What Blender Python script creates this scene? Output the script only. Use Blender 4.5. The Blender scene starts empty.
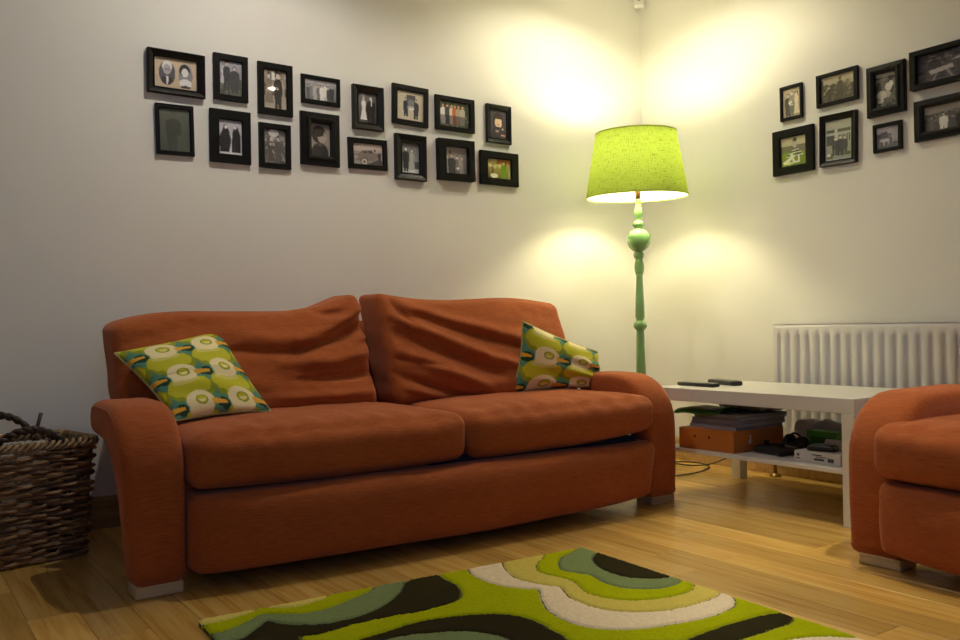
import bpy, bmesh, math, random
import numpy as np
from mathutils import Vector, Matrix, noise as mnoise
rnd = random.Random(7)
scene = bpy.context.scene
COL = scene.collection
PI = math.pi

# ------------------------------------------------------------------ camera
YAW, PITCH, ROLL, FOC = math.radians(34.85), math.radians(.55), math.radians(-.92), 866.0
CAM = Vector((-3.589, -3.511, .73))
_f = Vector((math.sin(YAW), math.cos(YAW), 0)); _r = Vector((math.cos(YAW), -math.sin(YAW), 0)); _u = Vector((0, 0, 1))
FW = _f*math.cos(PITCH)+_u*math.sin(PITCH); UP0 = -_f*math.sin(PITCH)+_u*math.cos(PITCH)
RT = _r*math.cos(ROLL)+UP0*math.sin(ROLL); UP = -_r*math.sin(ROLL)+UP0*math.cos(ROLL)
cd = bpy.data.cameras.new('camera'); cam = bpy.data.objects.new('camera', cd); COL.objects.link(cam)
cd.sensor_fit = 'HORIZONTAL'; cd.sensor_width = 36; cd.lens = FOC/960*36; cd.clip_start = .05
cam.matrix_world = Matrix(((RT.x, UP.x, -FW.x, CAM.x), (RT.y, UP.y, -FW.y, CAM.y), (RT.z, UP.z, -FW.z, CAM.z), (0, 0, 0, 1)))
scene.camera = cam

# ------------------------------------------------------------------ light and exposure
vs = scene.view_settings
vs.view_transform = 'Standard'; vs.look = 'None'; vs.gamma = 1; vs.use_curve_mapping = False
vs.exposure = 0.45
world = bpy.data.worlds.new('dusk'); scene.world = world; world.use_nodes = True
wb = world.node_tree.nodes['Background']; wb.inputs[0].default_value = (.30, .48, 1.0, 1); wb.inputs[1].default_value = 1.5
LAMP_XY = (-.478, -.435); BULB_Z = 1.575
BULB_POWER = 160.0        # emission strength of the floor lamp bulb
DOWNLIGHT_POWER = 4400.0     # emission strength of the downlight bulbs
CEIL = 2.62

# ------------------------------------------------------------------ helpers
def lin(c):
    c = c/255.0
    return c/12.92 if c <= .04045 else ((c+.055)/1.055)**2.4
def S(r, g, b): return (lin(r), lin(g), lin(b))

def new_mat(name):
    m = bpy.data.materials.new(name); m.use_nodes = True
    nt = m.node_tree; b = nt.nodes['Principled BSDF']
    return m, nt, b
def N(nt, t, **kw):
    n = nt.nodes.new(t)
    for k, v in kw.items(): setattr(n, k, v)
    return n
def ramp(nt, fac, stops):
    r = N(nt, 'ShaderNodeValToRGB'); e = r.color_ramp.elements
    while len(e) < len(stops): e.new(.5)
    for el, (p, c) in zip(e, stops): el.position = p; el.color = (*c, 1)
    nt.links.new(fac, r.inputs[0]); return r.outputs[0]
def plain(name, col, rough=.5, metal=0, spec=.5, bump=0, bscale=200, coat=0, vary=.0, vscale=8):
    m, nt, b = new_mat(name)
    b.inputs['Base Color'].default_value = (*col, 1); b.inputs['Roughness'].default_value = rough
    b.inputs['Metallic'].default_value = metal; b.inputs['Specular IOR Level'].default_value = spec
    b.inputs['Coat Weight'].default_value = coat; b.inputs['Coat Roughness'].default_value = .08
    tc = N(nt, 'ShaderNodeTexCoord')
    if vary:
        n = N(nt, 'ShaderNodeTexNoise'); n.inputs['Scale'].default_value = vscale; n.inputs['Detail'].default_value = 4
        nt.links.new(tc.outputs['Object'], n.inputs['Vector'])
        lo = tuple(c*(1-vary) for c in col); hi = tuple(min(1, c*(1+vary)) for c in col)
        nt.links.new(ramp(nt, n.outputs['Fac'], [(.3, lo), (.7, hi)]), b.inputs['Base Color'])
    if bump:
        n = N(nt, 'ShaderNodeTexNoise'); n.inputs['Scale'].default_value = bscale; n.inputs['Detail'].default_value = 3
        nt.links.new(tc.outputs['Object'], n.inputs['Vector'])
        bp = N(nt, 'ShaderNodeBump'); bp.inputs['Strength'].default_value = bump; bp.inputs['Distance'].default_value = .002
        nt.links.new(n.outputs['Fac'], bp.inputs['Height']); nt.links.new(bp.outputs[0], b.inputs['Normal'])
    return m
def vcol_mat(name, rough=.6, bump=0, bscale=400, spec=.3, sheen=0):
    m, nt, b = new_mat(name)
    a = N(nt, 'ShaderNodeVertexColor', layer_name='Col'); nt.links.new(a.outputs[0], b.inputs['Base Color'])
    b.inputs['Roughness'].default_value = rough; b.inputs['Specular IOR Level'].default_value = spec
    b.inputs['Sheen Weight'].default_value = sheen
    if bump:
        tc = N(nt, 'ShaderNodeTexCoord'); n = N(nt, 'ShaderNodeTexNoise'); n.inputs['Scale'].default_value = bscale
        nt.links.new(tc.outputs['Object'], n.inputs['Vector'])
        bp = N(nt, 'ShaderNodeBump'); bp.inputs['Strength'].default_value = bump; bp.inputs['Distance'].default_value = .003
        nt.links.new(n.outputs['Fac'], bp.inputs['Height']); nt.links.new(bp.outputs[0], b.inputs['Normal'])
    return m

def mesh_obj(name, verts, faces, mat, parent=None, smooth=False, bevel=0, bseg=3, subsurf=0, cols=None, angle=40):
    me = bpy.data.meshes.new(name); me.from_pydata([tuple(v) for v in verts], [], faces); me.update()
    if smooth: me.polygons.foreach_set('use_smooth', [True]*len(me.polygons))
    if cols is not None:
        ca = me.color_attributes.new('Col', 'FLOAT_COLOR', 'POINT')
        c4 = np.ones((len(verts), 4), np.float32); c4[:, :3] = cols
        ca.data.foreach_set('color', c4.ravel())
    if mat: me.materials.append(mat)
    o = bpy.data.objects.new(name, me); COL.objects.link(o)
    if parent: o.parent = parent
    if bevel:
        b = o.modifiers.new('bevel', 'BEVEL'); b.width = bevel; b.segments = bseg; b.limit_method = 'ANGLE'; b.angle_limit = math.radians(angle)
    if subsurf:
        s_ = o.modifiers.new('subsurf', 'SUBSURF'); s_.levels = subsurf; s_.render_levels = subsurf
    return o
def tag(o, label=None, cat=None, group=None, kind=None):
    if label: o['label'] = label
    if cat: o['category'] = cat
    if group: o['group'] = group
    if kind: o['kind'] = kind
    return o
def empty(name, loc, rot=(0, 0, 0)):
    o = bpy.data.objects.new(name, None); COL.objects.link(o); o.location = loc; o.rotation_euler = rot; o.empty_display_size = .1
    return o
class MB:
    def __init__(s): s.v = []; s.f = []
    def add(s, v, f):
        k = len(s.v); s.v += [tuple(p) for p in v]; s.f += [tuple(i+k for i in q) for q in f]; return s
    def box(s, x0, x1, y0, y1, z0, z1):
        return s.add([(x0, y0, z0), (x1, y0, z0), (x1, y1, z0), (x0, y1, z0), (x0, y0, z1), (x1, y0, z1), (x1, y1, z1), (x0, y1, z1)],
              [(3, 2, 1, 0), (4, 5, 6, 7), (0, 1, 5, 4), (1, 2, 6, 5), (2, 3, 7, 6), (3, 0, 4, 7)])
    def lathe(s, prof, n=32, c=(0, 0)):
        v = []; f = []
        for r, z in prof:
            for k in range(n): a = 2*PI*k/n; v.append((c[0]+r*math.cos(a), c[1]+r*math.sin(a), z))
        for i in range(len(prof)-1):
            for k in range(n): f.append((i*n+k, i*n+(k+1) % n, (i+1)*n+(k+1) % n, (i+1)*n+k))
        f.append(tuple(range(n))[::-1]); f.append(tuple((len(prof)-1)*n+k for k in range(n)))
        return s.add(v, f)
    def tube(s, pts, r, n=6, closed=False):
        P = [Vector(p) for p in pts]; m = len(P); v = []; f = []
        for i in range(m):
            if closed: t = P[(i+1) % m]-P[i-1]
            else: t = P[min(i+1, m-1)]-P[max(i-1, 0)]
            t.normalize(); a = Vector((0, 0, 1)) if abs(t.z) < .9 else Vector((1, 0, 0))
            e1 = t.cross(a).normalized(); e2 = t.cross(e1)
            rr = r[i] if isinstance(r, (list, tuple)) else r
            for k in range(n): q = 2*PI*k/n; v.append(P[i]+e1*(rr*math.cos(q))+e2*(rr*math.sin(q)))
        for i in range(m if closed else m-1):
            for k in range(n): f.append((i*n+k, i*n+(k+1) % n, ((i+1) % m)*n+(k+1) % n, ((i+1) % m)*n+k))
        if not closed: f.append(tuple(range(n))[::-1]); f.append(tuple((m-1)*n+k for k in range(n)))
        return s.add(v, f)
    def prism(s, poly, axis, a, b):
        # polygon in the two other axes, extruded along axis from a to b
        def P(u, w, t): return {'x': (t, u, w), 'y': (u, t, w), 'z': (u, w, t)}[axis]
        n = len(poly); v = [P(u, w, a) for u, w in poly]+[P(u, w, b) for u, w in poly]
        f = [tuple(range(n))[::-1], tuple(range(n, 2*n))]+[(i, (i+1) % n, n+(i+1) % n, n+i) for i in range(n)]
        return s.add(v, f)
    def build(s, name, mat, parent=None, **k): return mesh_obj(name, s.v, s.f, mat, parent, **k)
def fix_normals(o):
    bm = bmesh.new(); bm.from_mesh(o.data); bmesh.ops.recalc_face_normals(bm, faces=bm.faces); bm.to_mesh(o.data); bm.free(); return o
def bez(pts, n=8):
    P = [Vector(p) for p in pts]; o = []
    for i in range(len(P)-1):
        p0 = P[max(i-1, 0)]; p1 = P[i]; p2 = P[i+1]; p3 = P[min(i+2, len(P)-1)]
        for k in range(n):
            t = k/n; o.append(.5*((2*p1)+(p2-p0)*t+(2*p0-5*p1+4*p2-p3)*t*t+(3*p1-p0-3*p2+p3)*t**3))
    o.append(P[-1]); return o
def pix_on_z(x, y, z):
    d = FW+RT*((x-480)/FOC)-UP*((y-320)/FOC); return CAM+d*((z-CAM.z)/d.z)

# soft rounded box: surface grid of a cube, rounded by r, then deformed by fn(p, unit) -> p
def soft_box(name, lo, hi, r, n, mat, parent, fn=None, subsurf=0):
    lo = Vector(lo); hi = Vector(hi); c = (lo+hi)/2; h = (hi-lo)/2
    idx = {}; V = []; U = []; Fs = []
    def warp(t, k): return math.copysign(abs(t)**.8, t)
    def vid(a, b, d):
        k = (round(a, 5), round(b, 5), round(d, 5))
        if k not in idx:
            idx[k] = len(V); u = Vector(k); p = Vector((warp(u.x, 0)*h.x, warp(u.y, 0)*h.y, warp(u.z, 0)*h.z))
            q = Vector([max(-(h[i]-r), min(h[i]-r, p[i])) for i in range(3)]); d_ = p-q
            if d_.length > 1e-9: q = q+d_.normalized()*r
            else: q = p
            V.append(q+c); U.append(u)
        return idx[k]
    for ax in range(3):
        a1, a2 = (ax+1) % 3, (ax+2) % 3
        for sg in (-1, 1):
            for i in range(n[a1]):
                for j in range(n[a2]):
                    q = []
                    for di, dj in ((0, 0), (1, 0), (1, 1), (0, 1)):
                        k = [0, 0, 0]; k[ax] = sg; k[a1] = -1+2*(i+di)/n[a1]; k[a2] = -1+2*(j+dj)/n[a2]; q.append(vid(*k))
                    Fs.append(tuple(q) if sg > 0 else tuple(q[::-1]))
    if fn: V = [fn(p.copy(), u) for p, u in zip(V, U)]
    return mesh_obj(name, V, Fs, mat, parent, smooth=True, subsurf=subsurf)
def ns(p, s, seed=0): return mnoise.noise(Vector(p)*s+Vector((seed*7.3, seed*3.1, seed*5.7)))
def seg_d(px, pz, a, b):
    ax, az = a; bx, bz = b; dx, dz = bx-ax, bz-az; L2 = dx*dx+dz*dz
    t = max(0, min(1, ((px-ax)*dx+(pz-az)*dz)/L2)); return math.hypot(px-ax-t*dx, pz-az-t*dz), t

# ------------------------------------------------------------------ materials
def wall_mat():
    m, nt, b = new_mat('painted_plaster')
    tc = N(nt, 'ShaderNodeTexCoord'); n = N(nt, 'ShaderNodeTexNoise'); n.inputs['Scale'].default_value = 1.3; n.inputs['Detail'].default_value = 5
    nt.links.new(tc.outputs['Object'], n.inputs['Vector'])
    nt.links.new(ramp(nt, n.outputs['Fac'], [(.3, (.78, .775, .73)), (.7, (.82, .815, .77))]), b.inputs['Base Color'])
    b.inputs['Roughness'].default_value = .75; b.inputs['Specular IOR Level'].default_value = .25
    n2 = N(nt, 'ShaderNodeTexNoise'); n2.inputs['Scale'].default_value = 60; nt.links.new(tc.outputs['Object'], n2.inputs['Vector'])
    bp = N(nt, 'ShaderNodeBump'); bp.inputs['Strength'].default_value = .06; bp.inputs['Distance'].default_value = .002
    nt.links.new(n2.outputs['Fac'], bp.inputs['Height']); nt.links.new(bp.outputs[0], b.inputs['Normal'])
    return m
def wood_mat(name, dark, mid, light, along='y', rough=.32, per_object=True, knots=True):
    m, nt, b = new_mat(name); L = nt.links.new
    tc = N(nt, 'ShaderNodeTexCoord'); oi = N(nt, 'ShaderNodeObjectInfo')
    off = N(nt, 'ShaderNodeVectorMath', operation='SCALE'); off.inputs['Scale'].default_value = 37.0
    cx = N(nt, 'ShaderNodeCombineXYZ'); L(oi.outputs['Random'], cx.inputs[0]); L(oi.outputs['Random'], cx.inputs[1]); L(oi.outputs['Random'], cx.inputs[2])
    L(cx.outputs[0], off.inputs[0])
    ad = N(nt, 'ShaderNodeVectorMath', operation='ADD'); L(tc.outputs['Object'], ad.inputs[0]); L(off.outputs[0], ad.inputs[1])
    mp = N(nt, 'ShaderNodeMapping'); sc = {'y': (1, .055, 1), 'x': (.09, 1, 1), 'z': (1, 1, .09)}[along]; mp.inputs['Scale'].default_value = sc
    L(ad.outputs[0], mp.inputs[0])
    n1 = N(nt, 'ShaderNodeTexNoise'); n1.inputs['Scale'].default_value = 38; n1.inputs['Detail'].default_value = 6; n1.inputs['Distortion'].default_value = .5; L(mp.outputs[0], n1.inputs['Vector'])
    n2 = N(nt, 'ShaderNodeTexNoise'); n2.inputs['Scale'].default_value = 160; n2.inputs['Detail'].default_value = 2; L(mp.outputs[0], n2.inputs['Vector'])
    mx = N(nt, 'ShaderNodeMath', operation='MULTIPLY_ADD'); mx.inputs[1].default_value = .25; L(n2.outputs['Fac'], mx.inputs[0]); L(n1.outputs['Fac'], mx.inputs[2])
    r1 = ramp(nt, mx.outputs[0], [(.38, dark), (.56, mid), (.82, light)])
    hv = N(nt, 'ShaderNodeHueSaturation')
    mr = N(nt, 'ShaderNodeMapRange'); mr.inputs['To Min'].default_value = .72; mr.inputs['To Max'].default_value = 1.12; L(oi.outputs['Random'], mr.inputs['Value']); L(mr.outputs[0], hv.inputs['Value'])
    L(r1, hv.inputs['Color']); L(hv.outputs[0], b.inputs['Base Color'])
    b.inputs['Roughness'].default_value = rough
    bp = N(nt, 'ShaderNodeBump'); bp.inputs['Strength'].default_value = .12; bp.inputs['Distance'].default_value = .001; L(n2.outputs['Fac'], bp.inputs['Height']); L(bp.outputs[0], b.inputs['Normal'])
    return m
def fabric_mat(name, c0, c1):
    m, nt, b = new_mat(name); L = nt.links.new
    tc = N(nt, 'ShaderNodeTexCoord'); mp = N(nt, 'ShaderNodeMapping'); mp.inputs['Scale'].default_value = (12, 60, 220); L(tc.outputs['Object'], mp.inputs[0])
    n1 = N(nt, 'ShaderNodeTexNoise'); n1.inputs['Scale'].default_value = 2.2; n1.inputs['Detail'].default_value = 5; L(mp.outputs[0], n1.inputs['Vector'])
    n0 = N(nt, 'ShaderNodeTexNoise'); n0.inputs['Scale'].default_value = 3.5; n0.inputs['Detail'].default_value = 4; L(tc.outputs['Object'], n0.inputs['Vector'])
    ma = N(nt, 'ShaderNodeMath', operation='MULTIPLY_ADD'); ma.inputs[1].default_value = .35; L(n0.outputs['Fac'], ma.inputs[0]); L(n1.outputs['Fac'], ma.inputs[2])
    L(ramp(nt, ma.outputs[0], [(.45, c0), (.9, c1)]), b.inputs['Base Color'])
    b.inputs['Roughness'].default_value = .95; b.inputs['Specular IOR Level'].default_value = .12; b.inputs['Sheen Weight'].default_value = .25; b.inputs['Sheen Roughness'].default_value = .5
    b.inputs['Sheen Tint'].default_value = (1, .6, .45, 1)
    n3 = N(nt, 'ShaderNodeTexNoise'); n3.inputs['Scale'].default_value = 420; L(tc.outputs['Object'], n3.inputs['Vector'])
    n4 = N(nt, 'ShaderNodeTexNoise'); n4.inputs['Scale'].default_value = 14; n4.inputs['Detail'].default_value = 3; L(tc.outputs['Object'], n4.inputs['Vector'])
    bp = N(nt, 'ShaderNodeBump'); bp.inputs['Strength'].default_value = .35; bp.inputs['Distance'].default_value = .0015; L(n3.outputs['Fac'], bp.inputs['Height'])
    b2 = N(nt, 'ShaderNodeBump'); b2.inputs['Strength'].default_value = .35; b2.inputs['Distance'].default_value = .01; L(n4.outputs['Fac'], b2.inputs['Height']); L(bp.outputs[0], b2.inputs['Normal'])
    L(b2.outputs[0], b.inputs['Normal'])
    return m
M = {}
M['wall'] = wall_mat()
M['ceiling'] = plain('ceiling_paint', (.78, .77, .74), .8, bump=.05)
M['oak'] = wood_mat('oak_plank', (.44, .22, .042), (.59, .345, .080), (.69, .44, .130), 'y', .27)
M['gap'] = plain('floor_joint', (.05, .025, .01), .9)
M['skirt'] = wood_mat('pine_skirting', (.30, .17, .05), (.42, .26, .09), (.52, .34, .14), 'x', .4)
M['fabric'] = fabric_mat('terracotta_weave', (.285, .064, .0155), (.42, .114, .031))
M['navy'] = plain('navy_ticking', (.012, .022, .05), .9, bump=.3, bscale=90)
M['foot'] = wood_mat('beech_foot', (.34, .24, .12), (.48, .36, .2), (.56, .44, .27), 'x', .45)
M['white'] = plain('white_foil', (.72, .70, .66), .32)
M['rad'] = plain('white_enamel', (.72, .71, .70), .35)
M['brass'] = plain('dull_brass', (.30, .19, .06), .4, metal=1)
M['black'] = plain('black_plastic', (.014, .014, .015), .35)
M['frame'] = plain('black_stained_wood', (.005, .005, .004), .55, spec=.15, vary=.3, vscale=30)
M['frame2'] = plain('satin_black_lacquer', (.006, .006, .005), .42, spec=.22)
M['mat'] = plain('cream_card', (.62, .58, .50), .9)
M['photo'] = vcol_mat('photo_print', .55, spec=.3)
M['green_paint'] = plain('pale_green_gloss_paint', (.24, .48, .17), .16, coat=.6, vary=.06)
M['wicker'] = None

# ------------------------------------------------------------------ the room
RX, RY = -5.0, -4.9
def struct(name, mb, mat, **k): return tag(mb.build(name, mat, **k), kind='structure')
floor = struct('floor', MB().box(RX, 0, RY, 0, -.06, -.016), M['gap'])
pw = .1215; x = 0.0; ci = 0
while x > RX:
    x0 = max(RX, x-pw); y = -rnd.uniform(.1, 1.1); y1 = 0.0
    while y1 > RY:
        y0 = max(RY, y1-(abs(y) if y1 == 0 else rnd.choice((.62, .85, 1.05, 1.25, 1.45))))
        if y0-RY < .25: y0 = RY
        g = .0004; zt = rnd.uniform(-.0004, .0004)
        hw, hl = (x-x0)/2-g, (y1-y0)/2-g; bvl = .0007
        v = [(-hw, -hl, -.016), (hw, -hl, -.016), (hw, hl, -.016), (-hw, hl, -.016), (-hw, -hl, -bvl), (hw, -hl, -bvl), (hw, hl, -bvl), (-hw, hl, -bvl),
             (-hw+bvl, -hl+bvl, 0), (hw-bvl, -hl+bvl, 0), (hw-bvl, hl-bvl, 0), (-hw+bvl, hl-bvl, 0)]
        f = [(0, 1, 5, 4), (1, 2, 6, 5), (2, 3, 7, 6), (3, 0, 4, 7), (4, 5, 9, 8), (5, 6, 10, 9), (6, 7, 11, 10), (7, 4, 8, 11), (8, 9, 10, 11)]
        o = mesh_obj('plank', v, f, M['oak'], floor); o.location = ((x+x0)/2, (y0+y1)/2, zt)
        y1 = y0
    x = x0; ci += 1
struct('ceiling', MB().box(RX-.12, .12, RY-.12, .12, CEIL, CEIL+.08), M['ceiling'])
struct('wall_left', MB().box(RX-.12, .12, 0, .12, -.06, CEIL), M['wall'])
struct('wall_right', MB().box(0, .12, RY-.12, 0, -.06, CEIL), M['wall'])
struct('wall_side', MB().box(RX-.12, RX, RY-.12, 0, -.06, CEIL), M['wall'])
WX0, WX1, WZ0, WZ1 = -4.35, -2.55, .95, 2.15      # assumed window, unseen behind the camera, added for the bluish fill light
mb = MB(); mb.box(RX, WX0, RY-.12, RY, -.06, CEIL); mb.box(WX1, 0, RY-.12, RY, -.06, CEIL); mb.box(WX0, WX1, RY-.12, RY, -.06, WZ0); mb.box(WX0, WX1, RY-.12, RY, WZ1, CEIL)
struct('wall_back', mb, M['wall'])
win = tag(empty('assumed_window', ((WX0+WX1)/2, RY-.06, WZ0)), kind='structure')
W2 = (WX1-WX0)/2; WH = WZ1-WZ0
mb = MB(); mb.box(-W2, W2, -.03, .03, 0, .06); mb.box(-W2, W2, -.03, .03, WH-.06, WH); mb.box(-W2, -W2+.06, -.03, .03, .06, WH-.06); mb.box(W2-.06, W2, -.03, .03, .06, WH-.06); mb.box(-.035, .035, -.03, .03, .06, WH-.06)
mb.build('window_frame', M['white'], win)
def glass_mat():
    m = bpy.data.materials.new('window_glass'); m.use_nodes = True; nt = m.node_tree; nt.nodes.clear()
    o = N(nt, 'ShaderNodeOutputMaterial'); mx = N(nt, 'ShaderNodeMixShader'); t = N(nt, 'ShaderNodeBsdfTransparent'); g = N(nt, 'ShaderNodeBsdfGlossy'); g.inputs['Roughness'].default_value = .02
    lw = N(nt, 'ShaderNodeLayerWeight'); lw.inputs[0].default_value = .5          # Schlick reflectance, alike for both faces of the pane
    pw_ = N(nt, 'ShaderNodeMath', operation='POWER'); pw_.inputs[1].default_value = 5; nt.links.new(lw.outputs['Facing'], pw_.inputs[0])
    fr = N(nt, 'ShaderNodeMath', operation='MULTIPLY_ADD'); fr.inputs[1].default_value = .93; fr.inputs[2].default_value = .035; nt.links.new(pw_.outputs[0], fr.inputs[0])
    nt.links.new(fr.outputs[0], mx.inputs[0]); nt.links.new(t.outputs[0], mx.inputs[1]); nt.links.new(g.outputs[0], mx.inputs[2]); nt.links.new(mx.outputs[0], o.inputs[0]); return m
M['pane'] = glass_mat()
for s in (-1, 1):
    a, b_ = sorted((s*.035, s*(W2-.06))); MB().box(a, b_, -.003, .003, .06, WH-.06).build('pane', M['pane'], win)
# bluish sky fill entering by the assumed window opening
al = bpy.data.lights.new('window_portal', 'AREA'); al.shape = 'RECTANGLE'; al.size = W2*2; al.size_y = WH; al.cycles.is_portal = True
ao = bpy.data.objects.new('window_portal', al); COL.objects.link(ao); ao.location = ((WX0+WX1)/2, RY-.1, (WZ0+WZ1)/2); ao.rotation_euler = (-PI/2, 0, PI)
# skirting boards: moulded profile
SK = [(0, 0), (.018, 0), (.018, .085), (.015, .092), (.015, .104), (.008, .118), (0, .120)]
struct('baseboard_left', MB().prism([(-d, z) for d, z in SK], 'x', RX, -.0005), M['skirt'])
o = MB().prism([(-d, z) for d, z in SK], 'y', RY, -.0185); struct('baseboard_right', o, M['skirt'])
struct('baseboard_side', MB().prism([(RX+d, z) for d, z in SK], 'y', RY+.0185, -.0185), M['skirt'])
struct('baseboard_back', MB().prism([(RY+d, z) for d, z in SK], 'x', RX+.0, -.0185), M['skirt'])
for n_ in ('baseboard_left', 'baseboard_right', 'baseboard_side', 'baseboard_back'): fix_normals(bpy.data.objects[n_])

# ------------------------------------------------------------------ sofa and armchair
def make_sofa(name, W, ncush, loc, rot, style, pad=0.0):
    """local frame: x along the seat, y to the back, front of the arms at y=-.48"""
    root = empty(name, loc, rot); f = -.48; h = W/2; aw = .175; fab = M['fabric']
    prof = [(f+.010, .034), (f+.002, .07), (f-.002, .20), (f, .32)]
    for k in range(1, 9):
        a = PI-PI/2*k/8; prof.append((f+.21+.21*math.cos(a), .325+.204*math.sin(a)))
    prof += [(f+.31+pad, .531)]
    for k in range(0, 9):
        a = PI/2-PI*k/8; prof.append((f+.375+pad+.058*math.cos(a), .474+.055*math.sin(a)))
    prof += [(f+.31+pad, .416), (f+.24, .407), (f+.18, .38), (f+.135, .335), (f+.112, .26), (f+.105, .12), (f+.105, .034)]
    for sgn in (-1, 1):
        a, b = (-h, -h+aw) if sgn < 0 else (h-aw, h)
        TP = .18 if (sgn < 0 and ncush > 1) else .02
        mb = MB(); n = len(prof); xs = [0, .025, .08, .18, .5, .82, .92, .975, 1]; ins = [.030, .014, .005, 0, 0, 0, .005, .014, .030]
        c = len(prof)
        # loft of the hook profile across the arm width with softened edges
        P = [Vector(p) for p in prof]; nor = []
        for i in range(n):
            t = P[(i+1) % n]-P[i-1]; nor.append(Vector((t.y, -t.x)).normalized())
        V = []; Fs = []
        for t, q in zip(xs, ins):
            xx = a+(b-a)*t
            for i in range(n):
                p = P[i]+nor[i]*q
                inner = b if sgn < 0 else a          # the outer edge draws in toward the foot
                V.append((inner+(xx-inner)*(1-TP*max(0, (.42-p.y)/.42)**1.2), p.x, p.y))
        m = len(xs)
        for j in range(m-1):
            for i in range(n): Fs.append((j*n+i, j*n+(i+1) % n, (j+1)*n+(i+1) % n, (j+1)*n+i))
        Fs.append(tuple(range(n))); Fs.append(tuple((m-1)*n+i for i in range(n))[::-1])
        arm = fix_normals(mesh_obj('arm', V, Fs, fab, root, smooth=True))
        # piping along the outer edge seam
        ox = a+.004 if sgn < 0 else b-.004
        inx = b if sgn < 0 else a
        pts = [(inx+(ox-inx)*(1-TP*max(0, (.42-P[i].y)/.42)**1.2), P[i].x+nor[i].x*.020, P[i].y+nor[i].y*.020) for i in range(n)]
        MB().tube(pts, .0035, 5, closed=True).build('piping', fab, arm, smooth=True)
        fx = (a+b)/2-sgn*(.012 if sgn < 0 else -.002)
        MB().box(fx-.066, fx+.066, f+.008, f+.10, 0, .036).build('foot', M['foot'], root, bevel=.006)
    for sx in (-h+.26, h-.26): MB().box(sx-.03, sx+.03, .33, .39, 0, .075).build('foot', M['foot'], root, bevel=.005)
    # seat base and back frame
    MB().box(-h+.20, h-.20, f+.10, .44, .05, .25).build('seat_base', fab, root, bevel=.02)
    soft_box('back_frame', (-h+.25, .22, .045), (h-.25, .46, .77), .04, (20, 4, 8), fab, root)
    # front rail: bulging roll
    iw = h-aw
    def railfn(p, u):
        t = (p.z-.05)/.22; bow = .028*(1-(p.x/iw)**2)
        if p.y < f+.05:
            p.y -= .045*math.sin(PI*min(1, max(0, .12+.75*t)))**.8*(1-abs(u.x)**8)+bow
        p.z += -.012*(1-(p.x/iw)**2)*(1-t)+.006*ns(p, 3, 5)
        if u.x > .9 or (ncush == 1 and u.x < -.9): p.x -= math.copysign((1-min(1, t))*.07*(abs(u.x)-.9)/.1, u.x) if p.y < f+.06 else 0
        return p
    soft_box('front_rail', (-iw+.002-(.075 if ncush == 1 else 0), f-.03, .05), (iw+.03+(.045 if ncush == 1 else 0), f+.14, .268), .035, (60, 6, 14), fab, root, railfn)
    soft_box('bed_mattress', (-.10 if ncush > 1 else -iw+.2, f+.03, .262), (iw-.03, .22, .290), .012, (24, 8, 2), M['navy'], root)
    # seat cushions
    cw = 2*iw/ncush; wide = .07 if ncush == 1 else 0
    for k in range(ncush):
        x0 = -iw+k*cw-wide+(.037 if k else 0); x1 = -iw+(k+1)*cw+wide+(.037 if k == 0 and ncush > 1 else 0); xm = (x0+x1)/2; lift = .0; ov = .03 if (k == ncush-1) else 0.0
        right = (k == ncush-1 and ncush > 1)
        def cfn(p, u, xm=xm, k=k, right=right):
            ux, uy = u.x, u.y
            crown = (1-abs(ux)**3.5)*(1-abs(uy)**4)
            if u.z > -.2: p.z += .022*crown+.003*ns(p, 5, k)+.004*ns(p, 11, k+2)*crown
            if p.y < f+.06:
                p.y -= .028*(1-abs(ux)**4)*(1-abs(u.z)**2)+.006*ns(p, 6, k+3)
            # puckers running back from the front edge
            if u.z > .2:
                w = math.sin((p.x-xm)*58+2.2*ns((p.x, 0, 0), 6, k))*math.exp(-((p.y-(f+.02))/.11)**2)
                p.z += .0052*w*(1-abs(ux)**4)
            if u.z < -.3: p.z -= .012*(1-abs(ux)**2)
            if right: p.z += (.034 if u.z < 0 else .012)*((ux+1)/2)**1.6*(1 if p.y < .1 else .5) - .004
            return p
        soft_box('seat_cushion', (x0+.004, f-.024-(.03 if ncush == 1 else 0), .283), (x1-.004+ov, .22, .440), .045, (44, 26, 10), fab, root, cfn)
    # back cushions
    bw = (2*h-.10)/ncush
    for k in range(ncush):
        x0, x1 = style[k]['span']
        folds = style[k]['folds']; topf = style[k]['top']
        def bfn(p, u, x0=x0, x1=x1, folds=folds, topf=topf, k=k):
            tx = (p.x-x0)/(x1-x0); tz = (p.z-.44)/.42
            # slumped outline: top height along the width
            p.z = .44+tz*(topf(tx)-.44)
            # the side edges pull in toward the lower corners
            puff = (1-abs(u.x)**3)*(1-abs(u.z)**3)
            if u.y < 0: p.y -= .035*puff
            p.z += .008*ns(p, 4, k+9)*(1 if u.z > .3 else .2)
            d = 0
            if u.y < .3:
                for (a, b, w, amp) in folds:
                    q, t = seg_d(tx*(x1-x0), tz*.42, a, b)
                    d += 1.35*amp*math.exp(-(q/w)**2)*(.35+.65*math.sin(PI*min(1, max(0, .08+.84*t))))
                d += .006*ns((p.x*1.2, 0, p.z*4), 6, k+4)+.003*ns((p.x, 0, p.z*2), 17, k)
                p.y -= d
            # edges are wavy too
            if abs(u.x) > .8: p.x += math.copysign(.012*ns((0, 0, p.z), 9, k+1), u.x)
            # lean back
            p.y += .17*tz
            return p
        soft_box('back_cushion', (x0, -.06, .44), (x1, .14, .86), .034, (84, 8, 50), fab, root, bfn)
    return root
def topA(t): return .775+.070*t+.012*math.sin(t*7)-.015*math.exp(-t*12)+(.03*max(0, (t-.84)/.16))
def topB(t): return .885-.045*t-.012*math.sin(t*6)
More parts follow.
